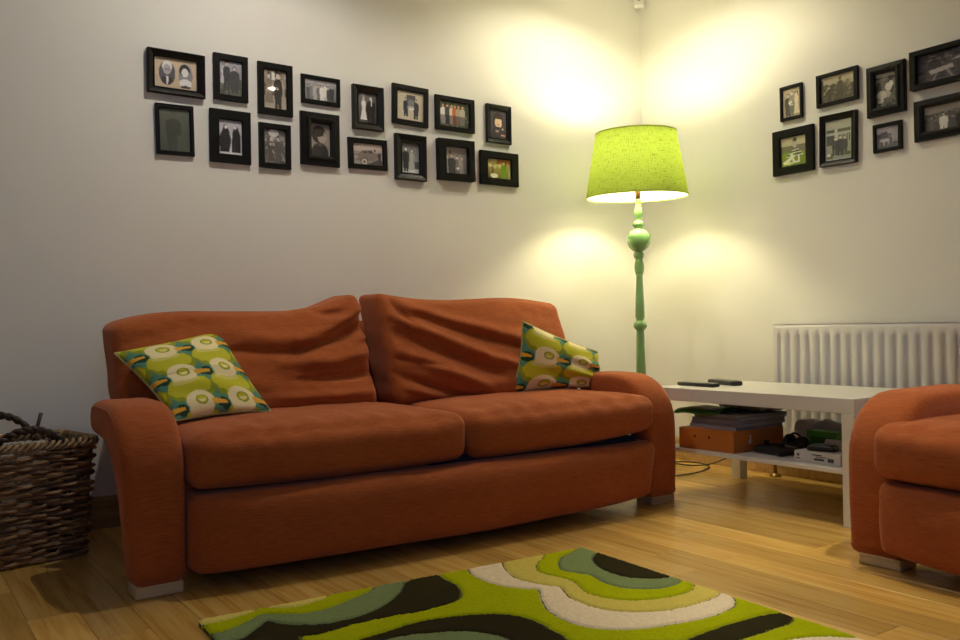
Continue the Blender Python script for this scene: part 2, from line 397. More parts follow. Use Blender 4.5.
foldsA = [((.62, .30), (.98, .38), .022, .020), ((.60, .25), (.97, .30), .018, -.022), ((.55, .20), (.98, .20), .025, .020), ((.60, .13), (1.0, .12), .018, -.018), ((.40, .31), (.75, .28), .03, .012),
          ((.30, .26), (.62, .24), .02, -.012), ((.72, .40), (.92, .33), .016, -.016), ((.50, .07), (.98, .05), .02, .014), ((.05, .33), (.30, .36), .03, -.008), ((.02, .18), (.10, .05), .02, -.012), ((.70, .36), (1.0, .34), .014, .012), ((.85, .25), (1.0, .26), .012, .012)]
foldsB = [((.03, .33), (.42, .19), .020, .022), ((.05, .26), (.50, .10), .020, -.024), ((.02, .20), (.42, .05), .024, .022), ((.02, .11), (.35, .0), .016, -.020), ((.10, .38), (.50, .28), .022, .015),
          ((.15, .34), (.65, .20), .018, -.016), ((.40, .30), (.80, .20), .03, .012), ((.03, .17), (.22, .14), .010, -.014), ((.04, .06), (.2, .02), .014, .014), ((.30, .22), (.7, .1), .016, .012), ((.05, .39), (.12, .30), .012, -.014)]
SOFA = (-1.96, -.55, 0)
sofa = make_sofa('sofa', 2.18, 2, SOFA, (0, 0, 0), [dict(folds=foldsA, top=topA, span=(-.985, -.075)), dict(folds=foldsB, top=topB, span=(.012, .945))])
tag(sofa, 'two-seat terracotta fabric sofa with curved arms under the long row of pictures', 'sofa')
AW = 1.06
armchair = make_sofa('armchair', AW, 1, (-.68, -1.965-AW/2, 0), (0, 0, -PI/2), [dict(folds=foldsB[:5], top=lambda t: .83, span=(-.42, .42))], pad=.2)
armchair.scale = (1, 1, .972)
tag(armchair, 'terracotta fabric armchair with curved arm in front of the radiator', 'armchair')

# ------------------------------------------------------------------ throw pillows with the duck print
CREAM, LIME, OLIVE, TEAL, DKG, ORG = map(np.array, (S(232, 218, 170), S(190, 188, 40), S(140, 150, 30), S(84, 140, 118), S(30, 62, 42), S(226, 168, 52)))
def duck_print(u, v, ou, ov, pv=.36):
    """u right, v down, 0..1; repeating rows of duck heads facing right"""
    pu = .44
    C = np.zeros(u.shape+(3,)); C[:] = TEAL
    def paint(mask, col): C[mask] = col
    cells = [(ou+i*pu, ov+j*pv) for j in range(-2, 5) for i in range(-2, 4)]
    for cx, cy in cells:
        x = (u-cx)/pu; y = (v-cy)/pv; wob = .025*np.sin(x*34+y*9)
        paint(((x-.53)/.13)**2+((y-.12)/.16)**2 < 1, DKG)                    # dark ground around the beak
        paint(((x-.02)/.58)**2+((y-.66+wob)/.46)**2 < 1, TEAL*.9)
        paint(((x+.03)/.52)**2+((y-.60+wob)/.42)**2 < 1, OLIVE)
        paint(((x+.06)/.47)**2+((y-.50+wob)/.34)**2 < 1, LIME)
    for cx, cy in cells:
        x = (u-cx)/pu; y = (v-cy)/pv
        paint((np.abs(x+.05) < .27-.12*np.abs(y-.2)) & (y > 0) & (y < .34-.3*(x+.05)**2), CREAM*.8+LIME*.2)
        paint((np.abs(x+.06) < .30) & (y > .30-.3*(x+.05)**2) & (y < .42-.5*(x+.05)**2), CREAM*.35+LIME*.65)
        paint((x/.32)**2+(y/.32)**2 < 1, CREAM)
        t = (x-.25)/.36
        paint((t > .3) & (t < 1.1) & (np.abs(y-.15-.02*t) < .05), DKG)
        paint((t > 0) & (t < 1) & (np.abs(y-.07-.03*t*t) < .09*(1-.6*t)), ORG)
        e = ((x-.03)/.14)**2+((y+.02)/.14)**2; paint(e < 1, OLIVE*.9)
        paint(e < .62, LIME); paint((e < .30) & (y > -.02), CREAM)
    return C
M['seam'] = plain('olive_piping', (.42, .42, .16), .9)
M['duck'] = vcol_mat('duck_print_cotton', .85, bump=.25, bscale=500, spec=.15, sheen=.1)
def pillow(name, label, c, thick, off, wr, n=84):
    """c: corners TL, TR, BR, BL in metres; thick: puff; off: print phase; wr: crease function"""
    TL, TR, BR, BL = [Vector(p) for p in c]
    nrm = ((TR-TL).cross(BL-TL)).normalized(); nrm = -nrm if nrm.y > 0 else nrm     # towards the room
    base = (BL+BR)/2; root = empty(name, base)
    for side, part in ((1, 'cover_front'), (-1, 'cover_back')):
        V = []; UV = []
        for j in range(n+1):
            for i in range(n+1):
                u, v = i/n, j/n
                # edges pull in between the corners
                su = (u-.5)*(1-.07*math.sin(PI*v)); sv = (v-.5)*(1-.07*math.sin(PI*u)); uu, vv = su+.5, sv+.5
                p = (TL*(1-uu)+TR*uu)*(1-vv)+(BL*(1-uu)+BR*uu)*vv
                q = max(0, (1-(2*u-1)**2))*max(0, (1-(2*v-1)**2)); t = thick*q**.42*(1 if side > 0 else .45)
                t += wr(u, v)*q**.5 if side > 0 else 0
                V.append(p+nrm*(side*t)-base); UV.append((u, v))
        UV = np.array(UV); cols = duck_print(UV[:, 0], UV[:, 1], *off)
        Fs = []
        for j in range(n):
            for i in range(n):
                a = j*(n+1)+i; q = (a, a+1, a+n+2, a+n+1); Fs.append(q if side < 0 else q[::-1])
        fix = mesh_obj(part, V, Fs, M['duck'], root, smooth=True, cols=cols)
        me = fix.data
        if (me.polygons[n*n//2+n//2].normal.dot(nrm) < 0) == (side > 0): me.flip_normals()
        if side > 0:
            edge = [V[i] for i in range(n)]+[V[j*(n+1)+n] for j in range(n)]+[V[n*(n+1)+i] for i in range(n, 0, -1)]+[V[j*(n+1)] for j in range(n, 0, -1)]
            MB().tube(edge[::3], .0035, 5, closed=True).build('seam', M['seam'], root, smooth=True)
    return tag(root, label, 'cushion', 'duck print scatter cushions')
def wrA(u, v): return .006*math.sin(9*(u+v*.6))*v+.004*math.sin(23*(v-u*.3)+1)*(v > .5)
def wrB(u, v):
    a = u*.8+v
    return .012*math.sin(17*(v*1.1-u*.45)+.6)*max(0, min(1, (a-.75)*2))+.003*math.sin(9*u)
pillow('scatter_cushion', 'green duck print scatter cushion beside the left sofa arm nearest the basket',
       [(-2.965, -.56, .668), (-2.595, -.47, .735), (-2.505, -.715, .462), (-2.84, -.80, .462)], .052, (.30, .17), wrA, 130)
pillow('scatter_cushion', 'crumpled green duck print scatter cushion beside the sofa arm nearest the lamp',
       [(-1.345, -.605, .757), (-.935, -.62, .615), (-.955, -.68, .462), (-1.405, -.60, .458)], .055, (.25, .42, .47), wrB, 130)

# ------------------------------------------------------------------ floor lamp
def lamp():
    root = tag(empty('floor_lamp', (LAMP_XY[0], LAMP_XY[1], 0)), 'turned pale green floor lamp with lime fabric shade, lit in the corner', 'lamp')
    g = M['green_paint']
    P = lambda pr: MB().lathe(pr, 40)
    MB().lathe([(.145, 0), (.148, .012), (.140, .03), (.10, .042), (.06, .055), (.04, .075)], 48).build('base', g, root, smooth=True)
    MB().lathe([(.03, .07), (.045, .09), (.047, .105), (.03, .125), (.021, .15), (.017, .20), (.019, .30), (.022, .42), (.024, .50), (.022, .60), (.0195, .69), (.0185, .705), (.024, .712), (.0325, .722), (.0335, .734), (.030, .745), (.021, .752),
               (.0185, .758), (.0235, .775), (.022, .84), (.018, .92), (.0155, .975), (.0175, .985)], 40).build('pole', g, root, smooth=True)
    MB().lathe([(.0175, .985), (.022, 1.0), (.0245, 1.02), (.0225, 1.04), (.0185, 1.055), (.0175, 1.06), (.024, 1.068), (.0275, 1.08), (.025, 1.092), (.021, 1.098),
                (.03, 1.103), (.047, 1.118), (.0575, 1.138), (.0605, 1.157), (.0575, 1.177), (.046, 1.196), (.028, 1.208), (.019, 1.213), (.0195, 1.218), (.028, 1.226), (.0295, 1.234), (.026, 1.243), (.015, 1.252),
                (.014, 1.262), (.020, 1.275), (.0225, 1.29), (.020, 1.305), (.0145, 1.32), (.0115, 1.335), (.0145, 1.348), (.016, 1.352), (.012, 1.358)], 40).build('turned_finial', g, root, smooth=True)
    sk = MB().lathe([(.008, 1.355), (.013, 1.36), (.0145, 1.40), (.016, 1.41), (.016, 1.50), (.013, 1.51)], 24).build('bulb_socket', M['brass'], root, smooth=True)
    # bulb
    m, nt, b = new_mat('lamp_bulb_glow'); b.inputs['Emission Color'].default_value = (1.0, .88, .50, 1); b.inputs['Emission Strength'].default_value = BULB_POWER; b.inputs['Base Color'].default_value = (.9, .9, .85, 1)
    MB().lathe([(.014, 1.505), (.022, 1.52), (.044, 1.545), (.052, 1.575), (.047, 1.602), (.030, 1.622), (.005, 1.630)], 20).build('bulb', m, root, smooth=True)
    # shade: lime fabric outside, white liner inside, tilted a little
    sh = empty('shade', (-.008, 0, 1.545)); sh.parent = root
    def cloth(name, c, tr, wv):
        m = bpy.data.materials.new(name); m.use_nodes = True; nt = m.node_tree; nt.nodes.clear(); L = nt.links.new
        o = N(nt, 'ShaderNodeOutputMaterial'); d = N(nt, 'ShaderNodeBsdfDiffuse'); t = N(nt, 'ShaderNodeBsdfTranslucent'); mx = N(nt, 'ShaderNodeMixShader'); mx.inputs[0].default_value = tr
        d.inputs[0].default_value = (*c, 1); t.inputs[0].default_value = (*c, 1)
        if wv:
            tc = N(nt, 'ShaderNodeTexCoord')
            def streak(sc, s):
                mp = N(nt, 'ShaderNodeMapping'); mp.inputs['Scale'].default_value = sc; L(tc.outputs['UV'], mp.inputs[0])
                n = N(nt, 'ShaderNodeTexNoise'); n.inputs['Scale'].default_value = s; n.inputs['Detail'].default_value = 3; L(mp.outputs[0], n.inputs['Vector']); return n.outputs['Fac']
            a = streak((260, 12, 1), 1.0); b2 = streak((30, 90, 1), 1.0)
            ad = N(nt, 'ShaderNodeMath', operation='ADD'); L(a, ad.inputs[0]); L(b2, ad.inputs[1])
            col = ramp(nt, ad.outputs[0], [(.75, tuple(q*.72 for q in c)), (1.25, tuple(min(1, q*1.18) for q in c))])
            L(col, d.inputs[0]); L(col, t.inputs[0])
        L(d.outputs[0], mx.inputs[1]); L(t.outputs[0], mx.inputs[2]); L(mx.outputs[0], o.inputs[0]); return m
    def cone(name, r0, r1, z0, z1, mat, flip):
        n = 64; k = 6; V = []; Fs = []; uvs = []
        for j in range(k+1):
            t = j/k
            for i in range(n): a = 2*PI*i/n; r = r0+(r1-r0)*t; V.append((r*math.cos(a), r*math.sin(a), z0+(z1-z0)*t)); uvs.append((i/n, t))
        for j in range(k):
            for i in range(n):
                q = (j*n+i, j*n+(i+1) % n, (j+1)*n+(i+1) % n, (j+1)*n+i); Fs.append(q[::-1] if flip else q)
        o = mesh_obj(name, V, Fs, mat, sh, smooth=True)
        ul = o.data.uv_layers.new(name='UVMap')
        for p in o.data.polygons:
            wrap = max(uvs[v][0] for v in p.vertices) > .9
            for li, vi in zip(p.loop_indices, p.vertices):
                uu, vv = uvs[vi]; ul.data[li].uv = ((1.0 if wrap and uu < .1 else uu), vv)
        return o
    cone('shade_fabric', .252, .198, -.173, .140, cloth('lime_shade_linen', (.36, .46, .085), .45, True), False)
    cone('shade_liner', .2485, .1945, -.173, .140, cloth('white_shade_liner', (.92, .92, .86), .185, False), True)
    def ring(r, z, rr): return [(r*math.cos(2*PI*i/64), r*math.sin(2*PI*i/64), z) for i in range(64)]
    trim = plain('lime_binding', (.34, .42, .03), .8)
    for nm, r, z in (('shade_rim', .251, -.174), ('shade_rim', .197, .141)): MB().tube(ring(r, z, 0), .0035, 6, True).build(nm, trim, sh, smooth=True)
    mb = MB()
    for k in range(3): a = 2*PI*k/3+.4; mb.tube([(.016*math.cos(a), .016*math.sin(a), -.075), (.12*math.cos(a), .12*math.sin(a), -.10), (.238*math.cos(a), .238*math.sin(a), -.10)], .002, 5)
    mb.tube([(.018*math.cos(2*PI*i/20), .018*math.sin(2*PI*i/20), -.075) for i in range(20)], .003, 5, True)
    mb.build('shade_carrier', M['brass'], sh, smooth=True)
    sh.rotation_euler = (math.radians(1.2), math.radians(-1.6), 0)
    return root
lamp()

# recessed ceiling downlights (one is mirrored in the glass of a picture)
def downlight(x, y, power, label, D=.020, tint=(1, .90, .68)):
    cl = tag(empty('ceiling_downlight', (x, y, CEIL)), label, 'downlight', 'ceiling downlights')
    # shallow open collar: its lip cuts the beam to a wide cone
    n = 32; prof = [(.052, 0), (.052, -D), (.049, -D-.002), (.044, -D-.002), (.043, -D), (.040, -.002)]; V = []; Fs = []
    for r, z in prof: V += [(r*math.cos(2*PI*k/n), r*math.sin(2*PI*k/n), z) for k in range(n)]
    for i in range(len(prof)-1): Fs += [(i*n+k, i*n+(k+1) % n, (i+1)*n+(k+1) % n, (i+1)*n+k) for k in range(n)]
    mesh_obj('collar', V, Fs, M['rad'], cl, smooth=True)
    if D > .03: MB().tube([(.018*math.cos(2*PI*k/24), .018*math.sin(2*PI*k/24), -D-.004) for k in range(24)], .003, 6, True).build('glint_ring', M['glint_glow'], cl, smooth=True)  # unseen glowing ring, added only to give a glint in the picture glass
    m_, nt_, b_ = new_mat('downlight_glow'); b_.inputs['Emission Color'].default_value = (*tint, 1); b_.inputs['Emission Strength'].default_value = power
    MB().lathe([(.013, -.001), (.0125, -.003), (.007, -.0045), (.002, -.005)], 20).build('bulb', m_, cl, smooth=True)
ring = new_mat('glint_ring_glow'); ring[2].inputs['Emission Color'].default_value = (1, .85, .6, 1); ring[2].inputs['Emission Strength'].default_value = 220  # emission of the added glint ring
M['glint_glow'] = ring[0]
downlight(-.68, -.62, DOWNLIGHT_POWER, 'bright recessed downlight in the ceiling near the lamp corner')
downlight(-2.35, -.85, DOWNLIGHT_POWER*1.2, 'recessed downlight in the ceiling above the sofa middle', .018, (1, .92, .80))
downlight(-1.19, -2.58, DOWNLIGHT_POWER*3.3, 'recessed downlight in the ceiling above the rug', .098)

# ------------------------------------------------------------------ white table in front of the radiator
TX0, TX1, TY0, TY1 = -.768, -.205, -1.755, -.80
tb = tag(empty('coffee_table', ((TX0+TX1)/2, (TY0+TY1)/2, 0)), 'low white table with a lower shelf in front of the radiator', 'table')
hx, hy = (TX1-TX0)/2, (TY1-TY0)/2
MB().box(-hx, hx, -hy, hy, .405, .46).build('table_top', M['white'], tb, bevel=.0025, bseg=2)
for sx in (-1, 1):
    for sy in (-1, 1):
        a, b = sorted((sx*hx, sx*(hx-.05))); c, d = sorted((sy*hy, sy*(hy-.05)))
        MB().box(a, b, c, d, 0, .405).build('leg', M['white'], tb, bevel=.002, bseg=2)
MB().box(-hx+.004, hx-.004, -hy+.051, hy-.051, .187, .203).build('shelf', M['white'], tb, bevel=.002, bseg=2)
SH = .203
# remotes
def remote(name, label, p, ang, L, w, h, body, keys, top=None):
    r = tag(empty(name, p, (0, 0, ang)), label, 'remote', 'remote controls on the table')
    o = soft_box('case', (-L/2, -w/2, 0), (L/2, w/2, h), min(h*.45, .007), (16, 8, 4), body, r)
    if top: soft_box('face_plate', (-L/2+.01, -w/2+.006, h-.001), (L/2-.05, w/2-.006, h+.0012), .001, (8, 4, 1), top, r)
    for (kx, ky, rr) in keys:
        MB().lathe([(rr, 0), (rr, .002), (rr*.7, .0028)], 12).build('button', M['button'], r, smooth=False).location = (kx, ky, h-.0004)
    return r
M['button'] = plain('grey_rubber', (.35, .34, .30), .6)
M['silver'] = plain('silver_plastic', (.30, .30, .29), .3, metal=.6)
remote('remote_control', 'slim black remote with a silver face lying nearest the table edge', (-.63, -.93, .46), -PI/2-.04, .215, .045, .017, M['black'], [(.06+.018*(i % 3), -.012+.012*(i//3), .0042) for i in range(9)], M['silver'])
remote('remote_control', 'chunky black remote with pale buttons behind the slim one', (-.47, -.945, .46), -PI/2-.30, .20, .055, .021, M['black'], [(-.07+.023*i, -.016+.016*j, .0056) for i in range(7) for j in range(3)])

# things on the lower shelf
def card_box(name, label, cat, loc, ang, sx, sy, sz, mat, extra=None):
    r = tag(empty(name, loc, (0, 0, ang)), label, cat)
    MB().box(-sx/2, sx/2, -sy/2, sy/2, 0, sz).build('body', mat, r, bevel=.002, bseg=2)
    if extra: extra(r)
    return r
M['orange'] = plain('orange_card', (.50, .16, .025), .55, vary=.05)
M['hole'] = plain('dark_hole', (.05, .01, .004), .9)
M['greycover'] = plain('grey_magazine', (.27, .27, .31), .5, vary=.1)
M['paper'] = plain('paper_edges', (.45, .44, .47), .8, vary=.1, vscale=60)
M['greenpk'] = plain('green_packet', (.05, .17, .03), .35, vary=.2, vscale=30)
M['greenbox'] = plain('green_box', (.10, .40, .06), .5, vary=.1)
M['lilac'] = plain('pale_plastic_bag', (.55, .55, .66), .4, vary=.1)
M['whitecard'] = plain('white_card', (.62, .60, .60), .7)
M['darkbar'] = plain('print_ink', (.06, .06, .08), .7)
M['brownmetal'] = plain('brown_metal', (.09, .035, .012), .5)
def ex(r):
    lid = MB().box(-.172, .172, -.14, .14, .0855, .0875).build('lid_top', M['orange'], r)
    for yy in (.055, -.02):
        o = MB().lathe([(.0055, -.0005), (.0055, .0008)], 14).build('finger_hole', M['hole'], r); o.rotation_euler = (0, -PI/2, 0); o.location = (-.1725, yy, .055)
    # pale torn sticker on the end facing the room
    MB().prism([(-.075, .035), (-.06, .028), (-.05, .045), (-.057, .055), (-.05, .066), (-.068, .068), (-.062, .052)], 'y', -.1414, -.1408).build('sticker', M['paper'], r)
OB = (-.568, -1.055, SH+.0002)
card_box('storage_box', 'flat orange card box with two small holes on the table shelf', 'box', OB, .03, .345, .282, .0855, M['orange'], ex)
# magazines piled on the box
zz = SH+.0002+.088
mags = [(.30, .245, .014, .05), (.305, .25, .011, .02), (.30, .24, .016, .09), (.295, .245, .009, .06), (.30, .235, .012, .12)]
mlab = ['grey magazine lying directly on the orange box', 'grey magazine second from the bottom of the pile', 'thick grey magazine in the middle of the pile', 'thin grey magazine second from the top of the pile', 'grey magazine topmost in the pile on the orange box']
for k, ((L_, w_, t_, a_), lb) in enumerate(zip(mags, mlab)):
    r = tag(empty('magazine', (-.545+.006*(k % 2), -1.065-.006*k, zz), (0, 0, .03-a_)), lb, 'magazine', 'magazines piled on the orange box')
    MB().box(-L_/2, L_/2, -w_/2, w_/2, .0008, t_-.0008).build('pages', M['paper'] if k % 2 else M['greycover'], r)
    mb = MB(); mb.box(-L_/2-.002, L_/2+.002, -w_/2-.002, w_/2+.002, 0, .0008); mb.box(-L_/2-.002, L_/2+.002, -w_/2-.002, w_/2+.002, t_-.0008, t_); mb.box(-L_/2-.002, -L_/2-.0004, -w_/2-.002, w_/2+.002, .0008, t_-.0008)
    mb.build('cover', M['greycover'], r); zz += t_+.0003
# clear plastic wallet and green packet on top
def sheet(name, label, cat, loc, ang, sx, sy, t, mat, fn, n=(14, 10)):
    r = tag(empty(name, loc, (0, 0, ang)), label, cat)
    def g(p, u): p.z += fn(u.x, u.y); return p
    soft_box('body', (-sx/2, -sy/2, 0), (sx/2, sy/2, t), t*.45, (n[0], n[1], 2), mat, r, g)
    return r
gp = sheet('packet', 'glossy green packet drooping over the magazine pile on the shelf', 'packet', (-.640, -.985, zz+.007), .1, .17, .225, .010, M['greenpk'], lambda x, y: .003*math.sin(5*y)-.034*max(0, -x-.35)**2)
MB().box(-.085, -.035, -.085, -.045, .0105, .0112).build('barcode_label', M['paper'], gp)
M['film'] = plain('cloudy_film', (.30, .29, .30), .2, vary=.2, vscale=40)
sheet('plastic_wallet', 'cloudy plastic wallet lying on the magazine pile behind the green packet', 'wallet', (-.44, -1.075, zz+.006), -.08, .19, .235, .022, M['film'], lambda x, y: .004*math.sin(7*x+3*y)+.003*math.sin(13*y))
# black electronics
def pad():
    r = tag(empty('game_controller', (-.605, -1.312, SH+.0004), (0, 0, -.15)), 'black controller with a coiled lead beside the orange box', 'controller')
    def g(p, u): p.z += .012*(1-u.x*u.x)*(1-u.y*u.y) if u.z > 0 else 0; p.x *= 1+.25*abs(u.y)**2; return p
    soft_box('body', (-.048, -.075, 0), (.048, .075, .028), .011, (14, 18, 4), M['black'], r, g)
    for yy in (-.05, .05): MB().lathe([(.010, 0), (.009, .012), (.014, .014), (.013, .019), (.004, .020)], 16).build('thumb_stick', M['black'], r, smooth=True).location = (-.012, yy*.85, .032)
    pts = []
    for k in range(60): a = k*.42; pts.append((.088+.022*math.cos(a), -.01+.045*math.sin(a), .007+.0005*k+.003*math.sin(a*3)))
    MB().tube(pts, .004, 6).build('lead', M['black'], r, smooth=True)
pad()
def headset():
    r = tag(empty('headset', (-.440, -1.285, SH), (0, 0, 1.15)), 'round black headset standing behind the controller', 'headset')
    for s in (-1, 1):
        o = MB().lathe([(.010, -.012), (.026, -.011), (.030, -.005), (.030, .005), (.024, .011), (.008, .013)], 24).build('ear_cup', M['black'], r, smooth=True); o.rotation_euler = (0, PI/2, 0); o.location = (s*.045, 0, .0305)
    MB().tube([(.050*math.cos(a), 0, .035+.032*math.sin(a)) for a in [PI*k/16 for k in range(17)]], .005, 8).build('headband', M['black'], r, smooth=True)
headset()
card_box('carton', 'small bright green carton standing at the back of the shelf', 'carton', (-.385, -1.395, SH+.0002), -.1, .07, .15, .082, M['greenbox'], lambda r: MB().box(-.0358, -.0352, -.055, .055, .015, .06).build('printed_panel', plain('green_panel', (.05, .20, .04), .5), r))
def bag(p, u): return p
r = tag(empty('carrier_bag', (-.278, -1.34, SH+.0002), (0, 0, 0)), 'crumpled pale lilac plastic bag behind the white printed box', 'bag')
def g(p, u):
    k = 1+.25*ns(p, 18, 3); p.x *= k; p.y *= 1+.15*ns(p, 14, 8)
    if u.z > -.9: p.z *= 1+.35*ns((p.x*.6, p.y*.6, .2), 22, 5)
    return p
soft_box('body', (-.035, -.15, 0), (.035, .15, .105), .02, (14, 30, 12), M['lilac'], r, g)
def ex2(r):
    for k, (a, b, z0, z1) in enumerate([(.075, .085, .022, .032), (.072, .088, .012, .016), (-.02, .02, .030, .034), (-.03, .012, .012, .020), (-.07, -.045, .010, .024), (-.04, .005, .024, .027)]):
        MB().box(-.0556, -.0550, a, b, z0, z1).build('printed_mark', M['darkbar'], r)
card_box('printed_box', 'flat white printed box at the armchair end of the table shelf', 'box', (-.655, -1.565, SH+.0002), .0, .11, .195, .042, M['whitecard'], ex2)
r = tag(empty('computer_mouse', (-.655, -1.555, SH+.0426), (0, 0, .2)), 'black rounded mouse resting on the white printed box', 'mouse')
soft_box('body', (-.03, -.055, 0), (.03, .055, .026), .012, (12, 16, 6), M['black'], r, lambda p, u: Vector((p.x, p.y, p.z*(1-.25*u.y*u.y))))
soft_box('scroll_wheel', (-.004, -.042, .018), (.004, -.026, .0275), .003, (4, 6, 4), M['button'], r)
r = tag(empty('paper_sheet', (-.53, -1.53, SH+.0004), (0, 0, 0)), 'folded white paper standing like a tent beside the green carton', 'paper')
MB().add([(-.04, -.05, 0), (-.04, .05, 0), (0, .045, .07), (0, -.045, .07), (.045, -.05, 0), (.045, .05, 0), (-.039, -.05, 0), (-.039, .05, 0), (0, .045, .0688), (0, -.045, .0688), (.044, -.05, 0), (.044, .05, 0)],
         [(0, 3, 2, 1), (3, 4, 5, 2), (6, 7, 8, 9), (9, 8, 11, 10)]).build('sheet', M['whitecard'], r)

# cable on the floor by the table
c = bez([(-.62, -.50, .006), (-.50, -.60, .006), (-.30, -.62, .006), (-.12, -.55, .006), (-.06, -.45, .006), (-.075, -.36, .006), (-.13, -.33, .006), (-.16, -.42, .006), (-.13, -.55, .02), (-.10, -.66, .07), (-.09, -.72, .13), (-.06, -.76, .17)], 8)
tag(MB().tube(c, .0035, 6).build('power_cable', M['black'], None, smooth=True), 'thin black cable looped on the floor below the table', 'cable')

# ------------------------------------------------------------------ radiator
rad = tag(empty('radiator', (0, -.925, .2)), 'white panel radiator with vertical flutes on the wall behind the table', 'radiator')
RL, RZ = 1.25, .525; y = 0.0
pitch = .0515; prof = [(-.088, 0)]; yy = 0.016
prof.append((-.088, -yy))
while yy+pitch < RL-.01:
    prof += [(-.088, -(yy+.006)), (-.080, -(yy+.011)), (-.080, -(yy+.022)), (-.088, -(yy+.027))]; yy += pitch
prof.append((-.088, -RL))
V = []; Fs = []; zs = [(.0, 0), (.03, 0), (.045, 1), (RZ-.055, 1), (RZ-.040, 0), (RZ-.012, 0), (RZ-.003, -.5), (RZ, -1)]
for z, k in zs:
    for (px, py) in prof:
        q = px if k == 1 else (-.088 if k == 0 else (-.086 if k == -.5 else -.080)); V.append((q, py, z))
n = len(prof)
for j in range(len(zs)-1):
    for i in range(n-1): Fs.append((j*n+i, j*n+i+1, (j+1)*n+i+1, (j+1)*n+i))
fix_normals(mesh_obj('front_panel', V, Fs, M['rad'], rad, smooth=True)).data.flip_normals()
MB().box(-.070, -.040, -RL, 0, 0, RZ).build('body', M['rad'], rad, bevel=.004, bseg=2)
mb = MB().box(-.089, -.035, -RL-.002, .002, RZ+.0005, RZ+.004); mb.build('top_grille', M['rad'], rad, bevel=.001, bseg=1)
for s in (-.001, -RL-.003): MB().box(-.086, -.038, s, s+.004, .01, RZ).build('end_cap', M['rad'], rad, bevel=.001, bseg=1)
for s in (-.2, -1.0): MB().box(-.040, -.0005, s-.02, s+.02, .05, .45).build('bracket', M['rad'], rad)
MB().tube([(-.06, .02, .035), (-.06, .024, -.02), (-.065, .02, -.10), (-.065, .02, -.197)], .008, 10).build('pipe', M['brass'], rad, smooth=True)
MB().lathe([(.012, 0), (.016, .01), (.016, .04), (.010, .05)], 16, (-.06, .022)).build('valve', M['brass'], rad, smooth=True)
MB().lathe([(.028, -.2), (.028, -.193), (.014, -.185)], 24, (-.065, .02)).build('pipe_collar', M['brass'], rad, smooth=True)

# ------------------------------------------------------------------ corner sensor
sn = tag(empty('motion_sensor', (-.035, -.035, 2.53), (0, 0, -PI/4)), 'small white motion sensor high in the corner above the lamp', 'sensor')
soft_box('housing', (-.03, -.022, 0), (.03, .022, .085), .008, (8, 6, 10), M['rad'], sn, lambda p, u: Vector((p.x, p.y-(.006 if u.y < 0 else 0)*(1-u.z*u.z), p.z)))
soft_box('lens', (-.008, -.030, .030), (.008, -.020, .042), .003, (6, 4, 4), M['hole'], sn)

